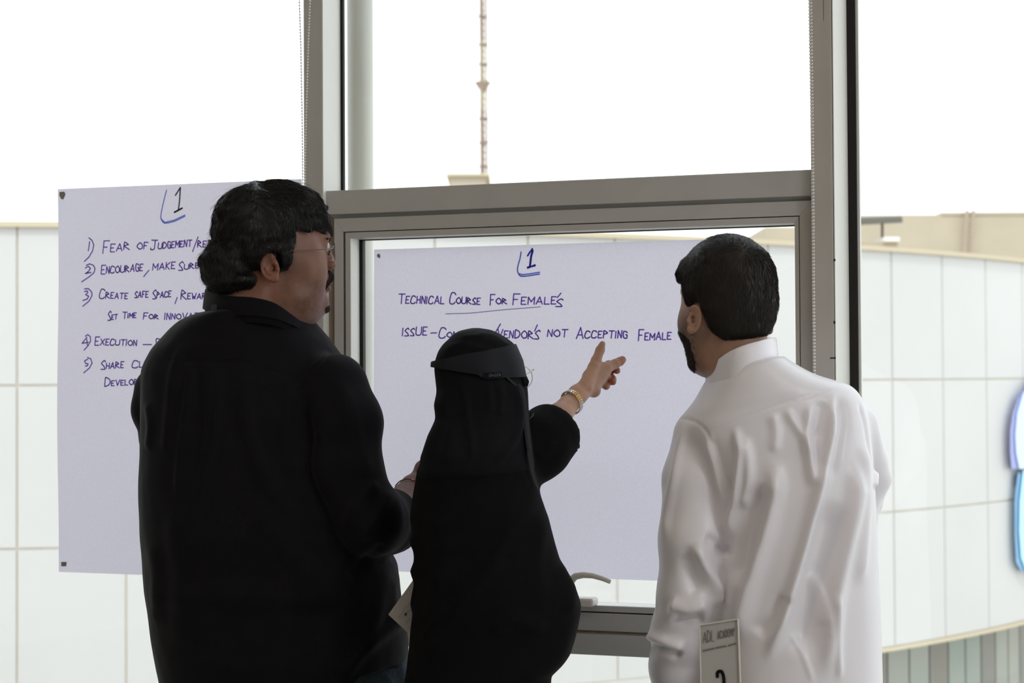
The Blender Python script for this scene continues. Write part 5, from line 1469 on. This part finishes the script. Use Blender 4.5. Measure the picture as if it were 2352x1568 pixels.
def body3(Q):
    L = HF3.L(Q)
    d = head_sdf(L, .004)
    nk = cap(L, (-.020, .004, -.03), (-.034, .022, -.16), .056, .053)
    d = smin(d, nk, .016)
    t_ = smin(cap(Q, b1(1730, 980, 2.92), b1(1760, 1400, 2.93), .09, .11), chainc(Q, [b1(1590, 1010, 2.93), b1(1597, 1250, 2.90), b1(1565, 1480, 2.95)], [.045, .036, .026], .02), .02)
    t_ = smin(t_, chainc(Q, [b1(1960, 980, 2.95), b1(1998, 1100, 3.0)], [.036, .026], .02), .02)
    d = smin(d, smax(t_, thobe(Q) + .022, .004), .015)
    d = smin(d, chainc(Q, [b1(1562, 1500, 2.96), w3a], [.022, .022], .01), .01)
    d = smin(d, caps_sdf(Q, h3a, .006), .008)
    d = smin(d, chainc(Q, [b1(1978, 1150, 3.05), b1(1900, 1230, 3.12)], [.022, .022], .02), .02)
    return smin(d, caps_sdf(Q, h3b, .006), .008)
w3a = b1(1590, 1560, 3.02)
h3a = hand_caps(w3a, [b1(1606, 1600, 3.04), b1(1614, 1602, 3.03), b1(1620, 1602, 3.015), b1(1625, 1600, 3.0)],
    [[b1(1612, 1630, 3.05), b1(1618, 1650, 3.05)], [b1(1622, 1634, 3.04), b1(1630, 1655, 3.04)], [b1(1630, 1632, 3.02), b1(1638, 1650, 3.02)], [b1(1634, 1625, 3.0), b1(1642, 1640, 3.0)]],
    [b1(1600, 1590, 3.06), b1(1606, 1612, 3.075)], .023, .012, .0085)
w3b = b1(1900, 1230, 3.12)
h3b = hand_caps(w3b, [b1(1862, 1238, 3.13), b1(1862, 1248, 3.135), b1(1864, 1258, 3.135), b1(1867, 1267, 3.13)],
    [[b1(1838, 1240, 3.13), b1(1825, 1246, 3.12)], [b1(1836, 1252, 3.14), b1(1822, 1258, 3.13)], [b1(1838, 1263, 3.14), b1(1826, 1269, 3.13)], [b1(1845, 1273, 3.13), b1(1835, 1279, 3.12)]],
    [b1(1880, 1222, 3.11), b1(1858, 1216, 3.11)], .023, .012, .0085)
lo, hi = (P(1480, 800, 2.95)[0], 2.76, P(1700, 1670, 3.0)[2]), (P(2010, 800, 3.0)[0] + .06, 3.18, P(1700, 520, 2.9)[2])
V, F = mesh_sdf(body3, lo, hi, .0027, sm=1)
o = mesh_obj('body', V, F, SKIN3, pC, True)
L = HF3.L(V.astype(f4)); cols = np.ones((len(V), 3))
st = np.clip((L[:, 0] + .012) / .03, 0, 1) * np.clip((.012 - L[:, 2]) / .04, 0, 1) * np.clip((L[:, 2] + .12) / .02, 0, 1)
cols *= (1 - .80 * np.clip(st, 0, 1) * (.75 + .25 * vnoise(L * 200, 4)))[:, None]
fade = np.clip(1 - np.abs(L[:, 2] + .045) / .03, 0, 1) * np.clip((-.03 - L[:, 0]) / .02, 0, 1)
cols *= (1 - .35 * fade)[:, None]
set_cols(o, cols)
def hair3(Q):
    L = HF3.L(Q); n = vnoise(L * np.array([45, 45, 80], f4), 5) * .0016
    d = ell(L, (-.010, 0, .048), (.104, .0825, .0915))
    d = smin(d, ell(L, (-.056, 0, .004), (.050, .068, .062)), .018)
    d = smin(d, ell(L, (.052, 0, .076), (.038, .062, .036)), .02)
    d = smin(d, ell(L, (-.045, .0, -.02), (.040, .064, .045)), .015)
    keep = smin(L[:, 0] - (.014 + .35 * np.clip(L[:, 2] - .03, 0, .03)), .060 - L[:, 2], .006)   # open face
    d = smax(d, keep, .005)
    # cut round the ears and down to the nape
    low = smin(L[:, 0] + .034 + .45 * np.clip(-.005 - L[:, 2], 0, .1), .012 - L[:, 2], .008)
    d = smax(d, low, .005)
    d = smax(d, -.066 - L[:, 2] - .12 * np.abs(L[:, 1]), .006)
    for s in (1, -1): d = smax(d, -ell(L, (-.020, s * .092, -.010), (.024, .030, .034)), .004)
    return d + n
lo, hi = bb(HF3, (-.14, -.11, -.095), (.12, .11, .155))
Vh, Fh = mesh_sdf(hair3, lo, hi, .0026, sm=1)
mesh_obj('hair', Vh, Fh, HAIRD, pC, True)
def flow3(p, t, g):
    L = HF3.L(p.astype(f4)); d = np.zeros((len(p), 3)); top = np.clip((L[:, 2] - .07) / .05, 0, 1)
    d[:, 0] = .8 * top; d[:, 1] = .3 * top; d[:, 2] = -1.0 * (1 - top) - .05
    d += np.stack([vnoise(L * 30, 21), vnoise(L * 30, 22), vnoise(L * 30, 23)], 1) * .4
    return d @ HF3.R
strands('hair_strands', hair3, pick(Vh, 11000, 1), flow3, .015, 4, .00040, HAIRD, pC, lift=.0032, wave=.3, curl=1.0, seed=2)
def beard3(Q):
    L = HF3.L(Q); d = head_sdf(L, .004, False) - .0012
    reg = smax(L[:, 2] + .038 + .45 * np.clip(.05 - L[:, 0], -.04, .05), .020 - L[:, 0], .008)
    reg = smax(reg, -.105 - L[:, 2], .006) + vnoise(L * 90, 17) * .006
    d = smax(d, reg, .004)
    return d + vnoise(L * 200, 9) * .0008
lo, hi = bb(HF3, (-.02, -.085, -.12), (.12, .085, .03))
Vb, Fb = mesh_sdf(beard3, lo, hi, .0022, sm=1)
mesh_obj('beard', Vb, Fb, STUB, pC, True)
def flb(p, t, g):
    L = HF3.L(p.astype(f4)); d = np.zeros((len(p), 3)); d[:, 2] = -1; d[:, 0] = .35; d += np.stack([vnoise(L * 60, 1), vnoise(L * 60, 2), vnoise(L * 60, 3)], 1) * .4; return d @ HF3.R
strands('beard_hairs', beard3, pick(Vb, 3500, 1), flb, .008, 3, .00028, STUB, pC, lift=.0028, seed=5)

THOBE = mat('white_satin_cotton', (.82, .80, .85), .36, .55, bump=(1600, .00008), sheen=.25)
k4 = lambda pts: [(1480 + x / 2.184, 850 + y / 2.184) for x, y in pts]
f5 = [(k4([(968, 90), (945, 250), (905, 450), (860, 640), (800, 880), (745, 1080), (690, 1270), (600, 1480)]), .0095, .016),
      (k4([(990, 120), (1000, 260), (950, 420), (900, 560)]), .012, -.006),
      (k4([(655, 430), (652, 600), (610, 820), (560, 1000), (515, 1200), (480, 1400)]), .013, .014),
      (k4([(610, 560), (560, 720), (510, 900), (470, 1100)]), .016, -.012),
      (k4([(1060, 420), (1068, 620), (1020, 850), (965, 1080), (930, 1300), (900, 1560)]), .014, .013),
      (k4([(950, 640), (900, 850), (840, 1050), (800, 1250), (800, 1450)]), .022, -.012),
      (k4([(1130, 350), (1135, 600), (1110, 850), (1080, 1100)]), .012, .007),
      (k4([(455, 270), (485, 400), (480, 560), (455, 740), (430, 900)]), .0065, .009),
      (k4([(500, 320), (525, 440), (530, 560), (505, 720)]), .008, .007),
      (k4([(430, 520), (440, 700), (420, 900), (400, 1000)]), .007, -.010),
      (k4([(835, 160), (812, 300), (815, 430), (835, 600)]), .006, .007), (k4([(705, 180), (745, 260), (800, 350), (840, 470), (845, 590)]), .006, .006),
      (k4([(640, 210), (660, 300), (650, 420)]), .008, .004), (k4([(900, 150), (880, 250), (850, 330)]), .010, -.004),
      (k4([(320, 310), (370, 450), (410, 600), (438, 720), (430, 860)]), .0075, .008), (k4([(350, 330), (400, 470), (430, 600)]), .005, -.004),
      (k4([(265, 850), (300, 960), (350, 1060), (400, 1150), (400, 1230)]), .011, .013), (k4([(310, 850), (380, 880), (420, 960)]), .008, -.006),
      (k4([(240, 930), (250, 1050), (290, 1150)]), .012, -.007), (k4([(150, 1260), (230, 1285), (330, 1270)]), .010, -.009), (k4([(130, 1200), (230, 1215), (340, 1180)]), .012, .008),
      (k4([(30, 1385), (120, 1400), (230, 1430)]), .009, .008), (k4([(40, 1430), (130, 1450), (220, 1480)]), .008, -.007), (k4([(240, 255), (190, 450), (140, 700), (110, 900)]), .007, .0045),
      (k4([(720, 1300), (790, 1420), (840, 1568)]), .004, .0028), (k4([(870, 1050), (905, 1200), (910, 1350)]), .005, .003), (k4([(945, 1100), (960, 1300), (975, 1568)]), .006, .005),
      (k4([(380, 310), (450, 262), (520, 225), (700, 165), (900, 112), (1045, 80)]), .0020, -.0022), (k4([(170, 268), (240, 250), (310, 290), (365, 390), (410, 520), (440, 640)]), .0022, -.0022),
      (k4([(1110, 150), (1150, 260), (1170, 400), (1180, 560)]), .004, -.004), (k4([(1190, 600), (1215, 545), (1232, 520)]), .006, .006),
      (k4([(840, 1000), (870, 1150), (900, 1290)]), .010, .004), (k4([(560, 1330), (640, 1250), (720, 1120)]), .012, -.008)]
f5 = [(a_, b_, c_ * (1.35 if b_ > .005 else 1.0)) for a_, b_, c_ in f5]
garment('thobe', thobe, (P(1470, 800, 3.0)[0] - .03, 2.64, .06), (P(2060, 800, 3.0)[0] + .03, 3.2, P(1700, 790, 2.85)[2]), .0037, THOBE, pC, f5, 2.80, [((9, 9, 4), .0030, 34), ((26, 26, 9), .0009, 35)], sm=2)
collar_pts = [(1621, 853, 2.945, .036), (1637, 835, 2.88, .040), (1668, 811, 2.838, .043), (1704, 794, 2.822, .044), (1745, 782, 2.832, .038), (1774, 775, 2.872, .030), (1784, 778, 2.935, .026),
              (1765, 800, 2.99, .024), (1720, 830, 3.02, .026), (1672, 852, 3.02, .028), (1636, 862, 2.995, .030)]
L_ = loopc([np.append(b1(x, y, Y), h) for x, y, Y, h in collar_pts], 10); cN = np.mean(L_, 0)[:3]; secs = []
for p in L_:
    o_ = p[:3] - cN; o_[2] = 0; o_ /= np.linalg.norm(o_); h = p[3] * .9
    prof = [(-.003, -h - .02), (-.004, -h * .5), (-.0025, -.002), (-.0015, 0), (.0, -.001), (.0008, -h * .4), (.0018, -h * .8), (.003, -h - .006), (.004, -h - .03)]
    secs.append([p[:3] + o_ * a_ + np.array([0, 0, b_]) for a_, b_ in prof])
q = MB(); q.sweep(secs, True); q.build('stand_collar', THOBE, pC, smooth=True)
# open cuff of the left sleeve
cu = loopc([b1(1582, 1522, 2.945), b1(1597, 1500, 2.93), b1(1614, 1502, 2.925), b1(1625, 1535, 2.93), b1(1612, 1575, 2.945), b1(1592, 1560, 2.95)], 6)
q = MB(); q.tube(cu, .0028, 8, closed=True); q.build('cuff_edge', THOBE, pC, smooth=True)
q = MB(); cc_ = np.mean(cu, 0) + np.array([0, .012, 0]); n = len(cu); q.add([c_ + np.array([0, .002, 0]) for c_ in cu] + [cc_], [(i, (i + 1) % n, n) for i in range(n)]); q.build('cuff_inside', mat('cuff_shade_grey', (.40, .38, .44), .7), pC, smooth=True)  # grey sheet closing the cuff, the opening's shade put into its colour
SAN = mat('brown_leather', (.08, .04, .02), .5, .4)
shoe(pC, P(1720, 2640, 2.93)[0], 2.98, 100, SAN); shoe(pC, P(1840, 2640, 2.93)[0], 2.98, 80, SAN)
